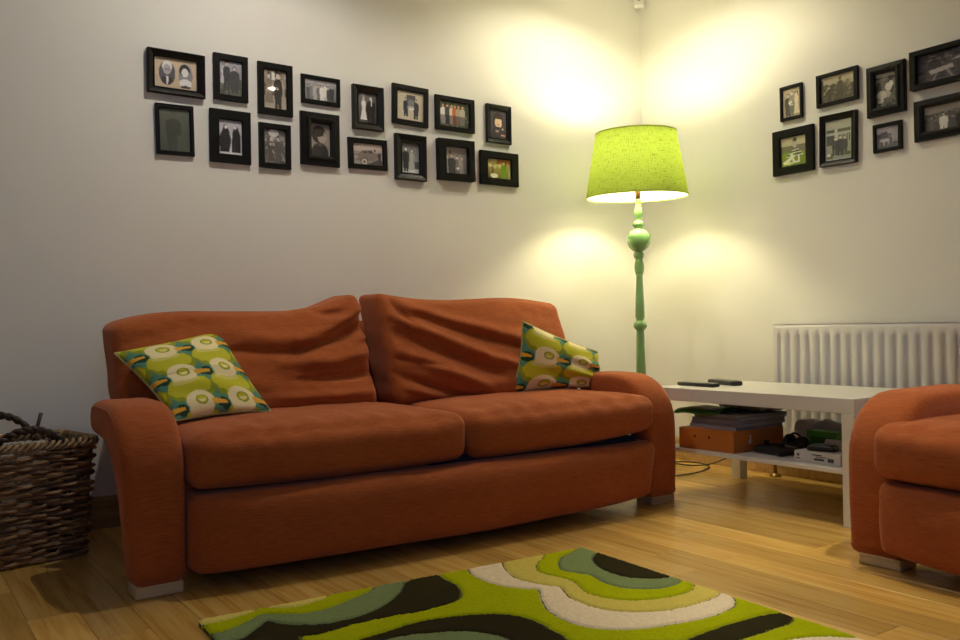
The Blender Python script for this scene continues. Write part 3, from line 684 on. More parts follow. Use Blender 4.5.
# ------------------------------------------------------------------ wicker basket
def wicker_mat():
    m, nt, b = new_mat('wicker'); L = nt.links.new
    tc = N(nt, 'ShaderNodeTexCoord'); mp = N(nt, 'ShaderNodeMapping'); mp.inputs['Scale'].default_value = (6, 6, 75); L(tc.outputs['Object'], mp.inputs[0])
    n = N(nt, 'ShaderNodeTexNoise'); n.inputs['Scale'].default_value = 1.3; n.inputs['Detail'].default_value = 2; L(mp.outputs[0], n.inputs['Vector'])
    L(ramp(nt, n.outputs['Fac'], [(.34, (.075, .030, .010)), (.5, (.22, .105, .034)), (.66, (.46, .28, .11))]), b.inputs['Base Color']); b.inputs['Roughness'].default_value = .5
    return m
M['wicker'] = wicker_mat()
def basket():
    L_, D_, Hh = .52, .33, .385
    ang = math.radians(12); c, s = math.cos(ang), math.sin(ang)
    cornx, corny = -2.985, -.40          # near right corner on the floor
    ctr = Vector((cornx, corny, 0))-Vector((c, s, 0))*(L_/2)+Vector((-s, c, 0))*(D_/2)
    root = tag(empty('wicker_basket', ctr, (0, 0, ang)), 'dark woven wicker basket with braided handles beside the sofa', 'basket')
    def per(t, z, out=0):      # rounded rectangle path, t in metres along the perimeter
        k = z/Hh; fl_ = .90+.10*k; a, b = L_/2*fl_+out, D_/2*fl_+out; r = .05
        segs = [(2*(a-r)), PI*r/2, 2*(b-r), PI*r/2]*2; T = sum(segs); t = (t % 1)*T
        x0, y0 = -(a-r), -b
        P = [(-(a-r), -b, 0), ((a-r), -(b-r), 1), (a, -(b-r), 2), ((a-r), (b-r), 3), ((a-r), b, 4), (-(a-r), (b-r), 5), (-a, (b-r), 6), (-(a-r), -(b-r), 7)]
        for i, sg in enumerate(segs):
            if t <= sg or i == 7:
                px, py, _ = P[i]
                if i == 0: return (px+t, py)
                if i == 2: return (px, py+t)
                if i == 4: return (px-t, py)
                if i == 6: return (px, py-t)
                q = t/r; base = {1: -PI/2, 3: 0, 5: PI/2, 7: PI}[i]
                return (px+r*math.cos(base+q), py+r*math.sin(base+q))
            t -= sg
    nst = 34; mb = MB(); rows = 25
    for j in range(rows):
        z = .012+j*(Hh-.045)/(rows-1); pts = []; n = nst*5; rr = rnd.uniform(.0062, .0082); ph = j % 2
        for i in range(n):
            t = i/n; w = math.cos(PI*(t*nst+ph)); zz_ = z+.0035*math.sin(PI*(t*nst*.5)+j*1.3)+.002*rnd.uniform(-1, 1)
            px, py = per(t, z, .0065*w); pts.append((px, py, zz_))
        mb.tube(pts, [rr*(.82+.3*abs(math.sin(i*.037+j))) for i in range(n)], 5, True)
    tag(mb.build('weave', M['wicker'], root, smooth=True), kind='stuff')
    mb = MB()
    for k in range(nst):
        t = (k+.5)/nst; mb.tube([(*per(t, 0), .004), (*per(t, Hh*.5), Hh*.5), (*per(t, Hh), Hh-.01)], .0042, 5)
    tag(mb.build('stakes', M['wicker'], root, smooth=True), kind='stuff')
    for j in range(3):      # rope border
        pts = []
        for i in range(200): t = i/200; a = 2*PI*(t*26+j/3); px, py = per(t, Hh, .010*math.cos(a)); pts.append((px, py, Hh-.008+.011*math.sin(a)))
        MB().tube(pts, .0068, 6, True).build('rim_strand', M['rim'], root, smooth=True)
    MB().box(-L_*.43, L_*.43, -D_*.42, D_*.42, .004, .012).build('bottom', M['wicker'], root)
    for sy, cx_, hgt in ((-1, .045, .045), (1, .055, .072)):
        for j in range(2):
            pts = []
            for i in range(41):
                t = i/40; a = 2*PI*(t*5+j/2); x_ = cx_-.125+.25*t; zc = Hh-.045+(hgt+.045)*math.sin(PI*t)**.55
                pts.append((x_, sy*(D_/2-.005)+.0075*math.cos(a)+sy*.0, zc+.0075*math.sin(a)))
            MB().tube(pts, .0078, 6).build('handle_strand', M['handle'], root, smooth=True)
        MB().tube([(cx_+.12, sy*(D_/2), Hh-.02), (cx_+.145, sy*(D_/2+.002), Hh+.07 if sy > 0 else Hh+.015)], .0065, 6).build('handle_peg', M['handle'], root, smooth=True)
    return root, ctr, ang, Hh
M['rim'] = plain('pale_willow', (.36, .24, .11), .5, vary=.5, vscale=40)
M['handle'] = plain('dark_willow', (.05, .027, .014), .5, vary=.4, vscale=40)
bk, bctr, bang, bH = basket()
def in_basket(x, y, z): c, s = math.cos(bang), math.sin(bang); return (bctr.x+c*x-s*y, bctr.y+s*x+c*y, z)
M['newsprint'] = plain('newsprint', (.50, .49, .45), .85, vary=.12, vscale=20)
r = tag(empty('folded_newspaper', in_basket(-.02, .03, .014), (0, 0, bang)), 'pale folded newspaper standing inside the wicker basket', 'newspaper')
for k in range(5):
    def g(p, u, k=k): p.y += .006*math.sin(p.x*9+k); p.z += .006*math.sin(p.x*7+k*2) if u.z > .5 else 0; return p
    soft_box('sheet', (-.19+.01*k, -.045+.022*k, 0), (.17+.008*k, -.038+.022*k, .345+.008*(k % 3)), .003, (16, 2, 6), M['newsprint'], r, g)
r = tag(empty('dark_bottle', in_basket(.165, -.045, .0135), (0, 0, 0)), 'dark green bottle neck showing inside the basket near the sofa', 'bottle')
MB().lathe([(.03, 0), (.034, .01), (.034, .22), (.028, .26), (.014, .30), (.013, .37), (.016, .372), (.016, .388), (.012, .392)], 20).build('body', plain('dark_green_glass', (.012, .03, .022), .15), r, smooth=True)

# ------------------------------------------------------------------ rug
M['rug'] = vcol_mat('tufted_wool', 1.0, bump=.9, bscale=380, spec=.0, sheen=0)
def rug():
    zt = .016
    TRc = pix_on_z(582, 546.5, zt); TLc = pix_on_z(198, 619, zt); R1 = pix_on_z(854, 636, zt)
    ex_ = Vector((TRc.x-TLc.x, TRc.y-TLc.y)); W = ex_.length; ang = math.atan2(ex_.y, ex_.x); 
    Lr = 1.85; c, s = math.cos(ang), math.sin(ang)
    org = Vector((TLc.x, TLc.y))                      # local x along the far edge, local y toward the sofa (negative into the room)
    def loc(px, py):
        p = pix_on_z(px, py, zt); d = Vector((p.x, p.y))-org; return (d.x*c+d.y*s, -d.x*s+d.y*c)
    G, CR, PK, TN, TE, DK = S(166, 174, 18), S(214, 198, 105), S(232, 214, 182), S(206, 188, 92), S(122, 136, 90), S(52, 47, 30)
    shapes = [
     (DK, [(300, 662), (300, 640), (302.5, 635), (320, 632.5), (355, 622.5), (390, 615), (417.5, 610.5), (453, 601), (461, 594), (459, 587), (453, 582), (437, 573), (430, 556), (150, 600), (140, 700), (290, 690)]),
     (TE, [(205, 655), (225, 641), (242, 637), (257, 627), (267, 620), (285, 623), (320, 623), (355, 616), (380, 606), (398, 593), (404, 582), (407, 579), (404, 560), (150, 600), (150, 690)]),
     (G, [(200, 634), (212, 632), (230, 627.5), (252, 617.5), (262, 613), (300, 612.5), (330, 606), (355, 596), (374, 585.5), (370, 565), (150, 600), (150, 645)]),
     (CR, [(190, 625.5), (198, 624), (215, 621), (230, 617.5), (248, 612), (255, 609), (260, 605.5), (266, 607), (292, 606), (313, 601), (330, 593), (328, 578), (150, 595), (150, 630)]),
     (DK, [(330, 655), (354, 640), (378, 632.6), (417.5, 620.7), (457, 614.8), (497, 612.8), (528, 617.5), (550, 628), (568, 639), (590, 670), (610, 740), (480, 740), (330, 700)]),
     (TE, [(365, 660), (382, 640), (400, 635), (417.5, 632.6), (457, 630), (489, 632.6), (512.5, 640), (530, 655), (535, 690), (430, 690), (360, 680)]),
     (PK, [(465, 565), (470, 572), (477, 577), (490, 582), (504.6, 585.5), (525, 588), (538, 588.6), (540.5, 598), (545, 606), (552.7, 613), (566, 620), (581.5, 625), (602, 628), (624.6, 628.6), (646, 627), (667.7, 623.6), (690, 620), (711, 615), (732, 606), (735, 600), (735, 593), (770, 585), (600, 520), (455, 545)]),
     (TN, [(500.5, 556), (502, 562), (504, 567), (509.6, 573), (520, 579), (543, 584), (560, 586.5), (565, 592), (572, 598), (588, 604.5), (605.4, 609), (625, 611), (643.7, 611), (663, 609.5), (682, 606), (697, 602), (711, 597.5), (718, 594), (722, 588), (760, 575), (600, 515), (490, 540)]),
     (G, [(536, 564), (537, 569), (541, 572), (550, 574.5), (562, 577), (572, 580), (579, 585), (584, 590), (591, 593.5), (608, 597.5), (629.4, 599.5), (650, 598.5), (667.7, 596), (682, 592.5), (692, 588), (698, 581), (740, 570), (600, 510), (548, 535), (543, 556), (538, 560)]),
     (TE, [(558, 561), (559, 565), (562, 569.5), (575, 572), (591, 574.5), (597, 578), (603, 581.5), (615, 585.5), (629.4, 587.7), (647, 588.3), (663, 586.8), (674, 584), (684, 578), (720, 560), (610, 510), (580, 540), (575, 549), (563, 555)]),
     (DK, [(592, 558), (594, 562), (600, 567), (605.4, 570), (615, 573.5), (624.6, 576), (640, 577.5), (653, 577.8), (666, 576.5), (680, 572), (700, 550), (610, 530), (597, 550), (593, 555)]),
     (DK, [(640, 660), (684.5, 639), (700, 632.5), (715.6, 627), (737, 620), (758.7, 614.5), (772, 612.6), (782.7, 612.8), (791, 615.5), (792, 619), (787.5, 622.5), (765, 630), (739.6, 638.5), (700, 656), (660, 680)]),
     (PK, [(760, 652), (783, 639.5), (795, 637), (806.7, 636), (826, 635.3), (845, 636.5), (869, 641), (930, 680), (800, 700)]),
    ]
    st = .0042; nx, ny = int(W/st), int(Lr/st)
    gx = np.linspace(0, W, nx+1); gy = np.linspace(0, -Lr, ny+1); X, Y = np.meshgrid(gx, gy)
    # gently wavering lines
    lab = np.zeros(X.shape, int); cols = [G]
    for col, poly in shapes:
        pl = [loc(*p) for p in poly]
        # smooth closed outline
        q = []; n = len(pl)
        for i in range(n):
            p0, p1, p2, p3 = (np.array(pl[(i+k) % n]) for k in (-1, 0, 1, 2))
            for t in (0, .25, .5, .75): q.append(.5*((2*p1)+(p2-p0)*t+(2*p0-5*p1+4*p2-p3)*t*t+(3*p1-p0-3*p2+p3)*t**3))
        inside = np.zeros(X.shape, bool); m = len(q)
        for i in range(m):
            x1, y1 = q[i]; x2, y2 = q[(i+1) % m]
            if y1 == y2: continue
            cond = ((y1 > Y) != (y2 > Y)); xi = (x2-x1)*(Y-y1)/(y2-y1)+x1; inside ^= cond & (X < xi)
        cols.append(col); lab[inside] = len(cols)-1
    pal = np.array(cols); ctab = pal[lab]
    sid = {tuple(c_): i for i, c_ in enumerate({tuple(c_) for c_ in cols})}; cid = np.array([sid[tuple(c_)] for c_ in cols])[lab]
    edge = np.zeros(X.shape, bool); edge[:, 1:] |= cid[:, 1:] != cid[:, :-1]; edge[1:] |= cid[1:] != cid[:-1]
    e2 = edge.copy(); e2[:, :-1] |= edge[:, 1:]; e2[:-1] |= edge[1:]; e2[:, 1:] |= edge[:, :-1]; e2[1:] |= edge[:-1]
    rs = np.random.RandomState(3); Z = zt+rs.normal(0, .0006, X.shape); Z[e2] -= .004; Z[edge] -= .003
    ctab = ctab*(1+rs.normal(0, .05, X.shape))[..., None]
    # rounded border
    bd = np.minimum(np.minimum(X, W-X), np.minimum(-Y, Lr+Y)); Z -= .006*np.clip(1-bd/.008, 0, 1)**2
    V = np.stack([X, Y, Z], -1).reshape(-1, 3); n = nx+1
    ii, jj = np.meshgrid(np.arange(nx), np.arange(ny)); a = (jj*n+ii).ravel()
    Fs = np.stack([a, a+n, a+n+1, a+1], 1)
    root = tag(empty('rug', (org.x, org.y, 0), (0, 0, ang)), 'lime green tufted rug with swirling brown, teal and cream shapes', 'rug')
    me = bpy.data.meshes.new('pile'); me.vertices.add(len(V)); me.vertices.foreach_set('co', V.ravel().astype(np.float32))
    me.loops.add(Fs.size); me.loops.foreach_set('vertex_index', Fs.ravel().astype(np.int32)); me.polygons.add(len(Fs))
    me.polygons.foreach_set('loop_start', np.arange(0, Fs.size, 4, dtype=np.int32)); me.polygons.foreach_set('loop_total', np.full(len(Fs), 4, np.int32)); me.update(calc_edges=True)
    me.polygons.foreach_set('use_smooth', np.ones(len(Fs), bool))
    ca = me.color_attributes.new('Col', 'FLOAT_COLOR', 'POINT'); c4 = np.ones((len(V), 4), np.float32); c4[:, :3] = ctab.reshape(-1, 3); ca.data.foreach_set('color', c4.ravel())
    me.materials.append(M['rug']); o = bpy.data.objects.new('pile', me); COL.objects.link(o); o.parent = root
    MB().box(.002, W-.002, -Lr+.002, -.002, .0003, .011).build('backing', plain('rug_backing', (.06, .055, .04), .95), root)
rug()

# ------------------------------------------------------------------ pictures
class Paint:
    def __init__(s, w, h, bg, bg2=None, seed=0, grain=.10):
        s.nx = max(16, int(w/.0028)); s.ny = max(16, int(h/.0028)); s.asp = w/h
        s.U, s.V = np.meshgrid(np.linspace(0, 1, s.nx+1), np.linspace(0, 1, s.ny+1)); s.rs = np.random.RandomState(seed+11)
        g = np.array(S(*bg)); g2 = np.array(S(*(bg2 or bg))); s.C = g*(1-s.V[..., None])+g2*s.V[..., None]; s.grain = grain
    def e(s, x, y, rx, ry, c): s.C[((s.U-x)/rx)**2+((s.V-y)/ry)**2 < 1] = S(*c); return s
    def r(s, x0, y0, x1, y1, c): s.C[(s.U > x0) & (s.U < x1) & (s.V > y0) & (s.V < y1)] = S(*c); return s
    def p(s, pts, c):
        ins = np.zeros(s.U.shape, bool)
        for i in range(len(pts)):
            (x1, y1), (x2, y2) = pts[i], pts[(i+1) % len(pts)]
            if y1 != y2: ins ^= ((y1 > s.V) != (y2 > s.V)) & (s.U < (x2-x1)*(s.V-y1)/(y2-y1)+x1)
        s.C[ins] = S(*c); return s
    def blot(s, y0, y1, cs, n, r=.05):
        for _ in range(n): s.e(s.rs.uniform(0, 1), s.rs.uniform(y0, y1), r*s.rs.uniform(.5, 1.5), r*s.rs.uniform(.5, 1.4), cs[s.rs.randint(len(cs))])
        return s
    def man(s, x, y, h, body, skin=(170, 165, 160), legs=None, hair=(40, 38, 36), wd=.16):
        hh = h*.075; hw = hh/s.asp*.85; b = h*wd/s.asp*.75
        s.p([(x-b*.45, y-h*.82), (x+b*.45, y-h*.82), (x+b, y-h*.74), (x+b*.95, y-h*.42), (x-b*.95, y-h*.42), (x-b, y-h*.74)], body)
        s.p([(x-b*.9, y-h*.45), (x+b*.9, y-h*.45), (x+b*.7, y), (x+b*.1, y), (x, y-h*.35), (x-b*.1, y), (x-b*.7, y)], legs or body)
        s.e(x, y-h*.925, hw*1.1, hh*1.1, hair); s.e(x, y-h*.905, hw*.9, hh*.9, skin); return s
    def lady(s, x, y, h, dress, skin=(175, 170, 165), hair=(45, 42, 40)):
        hh = h*.075; hw = hh/s.asp*.85; b = h*.13/s.asp
        s.p([(x-b*.5, y-h*.82), (x+b*.5, y-h*.82), (x+b*.8, y-h*.72), (x+b*.5, y-h*.5), (x+b*1.1, y-h*.08), (x-b*1.1, y-h*.08), (x-b*.5, y-h*.5), (x-b*.8, y-h*.72)], dress)
        s.e(x, y-h*.93, hw*1.25, hh*1.15, hair); s.e(x, y-h*.905, hw*.85, hh*.9, skin); return s
    def colours(s):
        n = s.rs.normal(0, s.grain, s.U.shape); return np.clip(s.C*1.7*(1+n)[..., None], 0, .88).reshape(-1, 3)
CNT = [0]
def picture(wall, x0, x1, z0, z1, border, label, draw, depth=.018, style='flat', tilt=0, fm='frame'):
    """x0..x1 along the wall as seen (metres from the corner), z0..z1 height; border = (left, right, top, bottom)"""
    w, h = x1-x0, z1-z0; cx, cz = (x0+x1)/2, (z0+z1)/2
    if wall == 'L': loc, rot = (cx, -.002, cz), (PI/2, 0, 0)
    else: loc, rot = (-.002, -cx, cz), (PI/2, 0, -PI/2)
    root = empty('picture_frame', loc, rot); root.rotation_euler = (Matrix.Rotation(rot[2], 3, 'Z') @ Matrix.Rotation(rot[0], 3, 'X') @ Matrix.Rotation(tilt, 3, 'Z')).to_euler()
    tag(root, label, 'picture', 'framed photographs on the left wall' if wall == 'L' else 'framed photographs on the right wall')
    bl, br, bt, bb = border; d = depth
    if style == 'flat': loops = [(0, 0), (0, d-.002), (.012, d), (.90, d), (1, d-.003), (1, .004)]
    elif style == 'bevel': loops = [(0, 0), (0, d), (.10, d+.003), (.35, d), (.80, d-.007), (.9, d-.004), (1, d-.007), (1, .004)]
    elif style == 'scoop': loops = [(0, 0), (0, d*.55), (.08, d*.75), (.5, d*.8), (.62, d), (.74, d), (1, d-.006), (1, .004)]
    else: loops = [(0, 0), (0, d-.001), (.01, d), (.98, d), (1, d-.002), (1, .006)]       # deep box
    V = []; Fs = []
    for t, z in loops: V += [(-w/2+bl*t, -h/2+bb*t, z), (w/2-br*t, -h/2+bb*t, z), (w/2-br*t, h/2-bt*t, z), (-w/2+bl*t, h/2-bt*t, z)]
    for j in range(len(loops)-1):
        for i in range(4): Fs.append((j*4+i, j*4+(i+1) % 4, (j+1)*4+(i+1) % 4, (j+1)*4+i))
    mesh_obj('frame', V, Fs, M[fm], root)
    pz = .0042 if style != 'deep' else .008
    ax, bx, ay, by = -w/2+bl, w/2-br, -h/2+bb, h/2-bt
    MB().box(-w/2+.002, w/2-.002, -h/2+.002, h/2-.002, .0005, .0035).build('backing_board', M['frame'], root)
    P = draw(bx-ax, by-ay); V = []; Fs = []
    for j in range(P.ny+1):
        for i in range(P.nx+1): V.append((ax+(bx-ax)*i/P.nx, by-(by-ay)*j/P.ny, pz))
    n = P.nx+1
    for j in range(P.ny):
        for i in range(P.nx): a = j*n+i; Fs.append((a, a+n, a+n+1, a+1))
    mesh_obj('photograph', V, Fs, M['photo'], root, cols=P.colours())
    MB().box(ax+.0003, bx-.0003, ay+.0003, by-.0003, pz+.0012, pz+.0024).build('glass_pane', M['pane'], root)
    return root
K = 1.0945    # survey units to metres
def px(x0, x1, z0, z1): return (x0*K, x1*K, z0*K-.005, z1*K-.005)
GR = lambda v: (v, v, v-2)
def d_ovals(w, h):
    p = Paint(w, h, (176, 160, 138), (166, 150, 130), 1, .04)
    p.e(.30, .50, .19, .40, (70, 72, 80)); p.e(.30, .28, .115, .20, (200, 200, 205)); p.e(.30, .38, .09, .17, (150, 148, 150)); p.r(.24, .36, .36, .385, (60, 60, 64))
    p.p([(.2, .62), (.4, .62), (.44, .78), (.36, .88), (.24, .88), (.16, .78)], (40, 40, 46)); p.p([(.27, .60), (.33, .60), (.32, .86), (.28, .86)], (210, 210, 214))
    p.e(.73, .52, .17, .39, (120, 120, 126)); p.e(.71, .34, .125, .20, (30, 30, 34)); p.e(.72, .42, .08, .15, (206, 205, 208)); p.e(.73, .78, .15, .15, (215, 214, 216)); p.e(.73, .90, .12, .045, (40, 40, 44)); return p
def d_pair(w, h): return Paint(w, h, (150, 148, 158), (90, 90, 84), 2).blot(.55, 1, [(70, 72, 62), (96, 96, 84)], 60, .07).lady(.16, .72, .62, (175, 172, 178)).man(.33, .86, .86, (52, 54, 58)).man(.68, .92, .80, (60, 62, 66), wd=.24)
def d_couple(w, h): return Paint(w, h, (120, 110, 98), (150, 142, 130), 3).blot(0, .6, [(80, 72, 64), (150, 142, 132)], 40, .09).r(.36, 0, .5, .25, (190, 186, 178)).lady(.24, .92, .84, (110, 102, 94)).man(.64, 1.0, .95, (48, 44, 40), legs=(42, 40, 38)).r(.84, .3, .93, 1, (150, 145, 135))
def d_group(w, h):
    p = Paint(w, h, (158, 158, 162), (96, 98, 100), 4)
    p.r(0, .22, 1, .5, (120, 122, 126))
    for i, c in enumerate([(78, 80, 84), (110, 110, 112), (150, 150, 150), (92, 94, 96), (200, 200, 198), (185, 185, 182), (60, 62, 66), (54, 56, 60)]): p.man(.12+.105*i, .97-.02*(i % 2), .70+.06*(i % 3), c, wd=.22)
    return p
def d_wedding(w, h): return Paint(w, h, (96, 92, 88), (62, 60, 58), 5).lady(.32, .95, .86, (206, 204, 202)).man(.70, 1.05, .98, (26, 26, 28), wd=.22).e(.30, .07, .13, .06, (150, 148, 146)).r(.72, .16, .77, .4, (190, 190, 190))
def d_mat(w, h):
    p = Paint(w, h, (178, 170, 150), (172, 164, 146), 6, .03); p.r(.36, .12, .70, .34, (70, 70, 72)); p.man(.34, .86, .66, (40, 42, 60), wd=.22).man(.72, .92, .70, (46, 46, 54), wd=.22).e(.53, .38, .13, .13, (110, 110, 112)).r(.40, .48, .66, .60, (150, 150, 150)).r(.46, .56, .64, .64, (225, 222, 214))
    return p
def d_friends(w, h):
    p = Paint(w, h, (60, 66, 56), (48, 56, 40), 7).blot(0, 1, [(40, 48, 36), (74, 80, 66), (90, 94, 80)], 70, .05)
    for x_, c in ((.13, (205, 200, 196)), (.27, (52, 54, 62)), (.42, (200, 180, 160)), (.52, (170, 92, 60)), (.64, (150, 140, 120)), (.78, (160, 156, 140))): p.man(x_, .92, .82, c, (205, 150, 100), legs=(c[0]*.6, c[1]*.6, c[2]*.65), wd=.2)
    return p
def d_girl(w, h): return Paint(w, h, (66, 62, 68), (50, 48, 52), 8).e(.5, .34, .32, .27, (44, 30, 26)).e(.52, .42, .22, .20, (222, 172, 150)).r(.34, .2, .7, .30, (58, 38, 30)).e(.5, .50, .07, .02, (160, 70, 66)).e(.5, .92, .46, .34, (40, 38, 44)).e(.45, .74, .12, .04, (150, 130, 120)).e(.78, .66, .05, .03, (190, 170, 160)).e(.80, .88, .16, .03, (180, 120, 110))
def d_soldier(w, h): return Paint(w, h, (84, 90, 80), (66, 72, 64), 9, .06).man(.45, .99, .92, (58, 62, 56), (80, 84, 76), hair=(64, 68, 60), wd=.26).r(.55, .62, .98, .98, (72, 77, 69))
def d_two(w, h): return Paint(w, h, (158, 158, 168), (180, 180, 188), 10, .06).p([(.05, .95), (.0, .5), (.14, .32), (.22, .14), (.34, .12), (.46, .34), (.54, .6), (.44, .93)], (32, 32, 36)).e(.31, .2, .07, .05, (190, 190, 192)).p([(.56, .97), (.58, .4), (.66, .2), (.76, .14), (.84, .2), (.94, .42), (.96, .95)], (36, 36, 40)).e(.72, .2, .06, .05, (185, 185, 188)).r(0, .93, 1, 1, (200, 200, 206))
def d_garden(w, h): return Paint(w, h, (120, 118, 116), (92, 90, 88), 11).blot(0, 1, [(70, 68, 66), (104, 102, 98), (84, 82, 78), (140, 138, 134)], 110, .07).e(.45, .10, .24, .12, (180, 178, 176)).man(.66, .95, .75, (84, 82, 80), wd=.2).e(.35, .28, .08, .07, (170, 168, 166)).lady(.3, .98, .6, (74, 72, 70))
def d_profile(w, h): return Paint(w, h, (128, 122, 114), (140, 132, 124), 12, .04).e(.5, .92, .44, .34, (52, 50, 48)).r(.40, .5, .66, .68, (84, 80, 76)).e(.45, .32, .36, .27, (46, 42, 38)).e(.60, .38, .22, .20, (156, 148, 138)).p([(.78, .34), (.86, .45), (.76, .47)], (156, 148, 138)).e(.42, .24, .30, .16, (48, 44, 40)).r(.62, .34, .74, .36, (60, 56, 52))
def d_car(w, h):
    p = Paint(w, h, (178, 166, 158), (130, 126, 122), 13, .06); p.r(0, .38, 1, .45, (128, 122, 118)); p.p([(.02, .5), (.24, .44), (.30, .32), (.62, .28), (.72, .42), (.84, .46), (.84, .78), (.1, .84), (.02, .78)], (112, 104, 100))
    p.r(.34, .34, .48, .44, (62, 58, 56)).r(.52, .33, .66, .43, (60, 56, 54)).e(.38, .84, .135, .20, (84, 78, 74)).e(.38, .86, .10, .15, (168, 160, 152)).e(.38, .86, .04, .06, (70, 66, 62)).e(.10, .66, .07, .1, (146, 138, 132)).p([(.44, .98), (.86, .74), (1, .78), (1, 1), (.44, 1)], (70, 66, 64))
    return p.man(.90, .82, .5, (56, 56, 64), wd=.26).e(.75, .3, .04, .07, (70, 66, 64))
def d_newly(w, h): return Paint(w, h, (96, 98, 100), (150, 152, 154), 14, .06).r(0, .84, 1, 1, (176, 178, 180)).man(.26, .94, .82, (36, 38, 42), (200, 196, 192), wd=.2).lady(.58, .95, .78, (150, 150, 146)).e(.6, .92, .1, .03, (210, 210, 208)).r(.74, .6, 1, .84, (70, 72, 74))
def d_four(w, h): return Paint(w, h, (150, 142, 138), (120, 114, 112), 15, .05).r(.2, .12, .32, .24, (96, 88, 84)).lady(.14, 1.05, .75, (150, 146, 142), (190, 180, 170)).man(.34, 1.1, .86, (54, 54, 56), (190, 180, 170), wd=.28).lady(.58, 1.05, .74, (96, 92, 88), (190, 180, 170)).lady(.80, 1.06, .74, (140, 134, 130), (190, 180, 170)).e(.6, .78, .06, .05, (224, 222, 218))
def d_party(w, h): return Paint(w, h, (150, 136, 84), (92, 78, 36), 16).r(.42, 0, 1, .35, (128, 62, 30)).blot(.0, .5, [(172, 160, 112), (130, 118, 66)], 18, .07).man(.70, 1.15, 1.05, (78, 120, 22), (196, 170, 120), wd=.24).lady(.24, 1.0, .72, (70, 62, 34), (190, 168, 120)).e(.30, .86, .16, .12, (216, 210, 176)).r(.92, .5, 1, 1, (150, 150, 96))
def d_family(w, h): return Paint(w, h, (168, 156, 132), (140, 132, 112), 17).man(.28, .98, .82, (58, 60, 52), wd=.2).man(.52, .92, .82, (128, 124, 108), (190, 184, 170), wd=.2).lady(.76, .98, .84, (190, 176, 156), (200, 184, 170)).e(.42, .5, .1, .08, (190, 184, 168)).man(.5, 1.02, .5, (90, 92, 82), wd=.26)
def d_field(w, h): return Paint(w, h, (166, 160, 138), (92, 88, 70), 18).blot(.34, 1, [(72, 68, 52), (86, 82, 66), (62, 60, 46)], 110, .06).r(.0, .12, .08, 1, (64, 62, 46)).man(.58, .98, .90, (70, 68, 54), (92, 88, 60), wd=.2).man(.25, .98, .6, (58, 56, 44), wd=.22).e(.8, .34, .06, .1, (110, 108, 80))
def d_stripe(w, h):
    p = Paint(w, h, (168, 162, 138), (104, 112, 54), 19).r(0, .30, 1, .52, (92, 90, 74)).r(0, .52, 1, 1, (104, 122, 40))
    for k in range(7): p.p([(.52-.05*k, .36+.05*k), (.60+.04*k, .33+.05*k), (.62+.045*k, .355+.05*k), (.5-.055*k, .385+.05*k)], (218, 216, 200) if k % 2 == 0 else (60, 60, 54))
    return p.e(.54, .12, .08, .08, (60, 56, 46)).p([(.4, .18), (.64, .18), (.6, .36), (.48, .36)], (150, 144, 124)).p([(.05, .86), (.5, .62), (.54, .68), (.2, .94)], (206, 204, 182)).p([(.36, .58), (.44, .56), (.54, .84), (.68, .86), (.68, .9), (.48, .9)], (212, 210, 190)).e(.3, .9, .2, .04, (190, 196, 150)).r(.66, .66, .72, .9, (214, 210, 190))
def d_shop(w, h):
    p = Paint(w, h, (150, 152, 136), (120, 122, 108), 20, .05); p.r(.0, .0, 1, .03, (150, 160, 168)).r(0, 0, .03, 1, (150, 160, 168)).r(.97, 0, 1, 1, (150, 160, 168)).r(0, .97, 1, 1, (150, 160, 168))
    p.r(.06, .22, .94, .30, (62, 70, 50)).r(.06, .32, .94, .36, (150, 156, 150)).r(.36, .22, .46, .6, (158, 162, 150)).r(.06, .36, .36, .62, (58, 60, 54))
    for k in range(6): p.r(.50+.075*k, .36, .54+.075*k, .56, (66, 68, 60))
    p.man(.36, .88, .46, (54, 56, 50), wd=.26).man(.56, .9, .5, (44, 46, 42), wd=.28).man(.72, .9, .48, (50, 52, 46), wd=.26).r(.06, .84, .28, .94, (60, 72, 36)).r(.78, .82, .94, .90, (60, 72, 36)).e(.12, .86, .08, .04, (180, 180, 168)); return p
def d_sheep(w, h): return Paint(w, h, (120, 118, 110), (70, 70, 60), 21).blot(0, 1, [(66, 66, 58), (96, 94, 86), (54, 54, 48)], 80, .08).r(.0, 0, .9, .10, (158, 156, 148)).e(.30, .62, .26, .12, (168, 166, 156)).e(.22, .80, .16, .06, (160, 158, 150)).e(.58, .42, .16, .12, (178, 176, 166)).e(.70, .34, .1, .09, (186, 182, 172)).e(.56, .62, .12, .1, (150, 148, 140))
def d_bench(w, h):
    p = Paint(w, h, (58, 56, 62), (72, 70, 76), 22).blot(0, 1, [(44, 42, 46), (66, 64, 68), (84, 82, 86)], 90, .05).blot(0, .3, [(110, 106, 108), (84, 82, 84)], 22, .04)
    p.e(.25, .42, .1, .2, (40, 38, 40)).p([(.16, .58), (.52, .48), (.54, .62), (.2, .72)], (150, 146, 148)).p([(.26, .74), (.30, .70), (.24, .96), (.2, .96)], (120, 118, 120)).p([(.42, .68), (.46, .66), (.54, .92), (.5, .92)], (120, 118, 120)).p([(.5, .36), (.66, .28), (.78, .22), (.78, .3), (.66, .38)], (150, 146, 146)).man(.66, 1.1, .8, (52, 50, 56), wd=.3).man(.88, 1.1, .85, (48, 46, 52), wd=.3); return p
def d_dog(w, h): return Paint(w, h, (150, 146, 152), (66, 66, 72), 23).r(0, .34, 1, 1, (70, 70, 76)).blot(.3, 1, [(56, 56, 62), (82, 82, 88)], 50, .08).e(.26, .42, .18, .1, (58, 58, 62)).e(.36, .62, .24, .08, (150, 150, 154)).r(.30, .62, .36, .88, (150, 150, 154)).r(.50, .6, .55, .82, (140, 140, 146)).man(.82, .72, .78, (128, 126, 132), wd=.3)
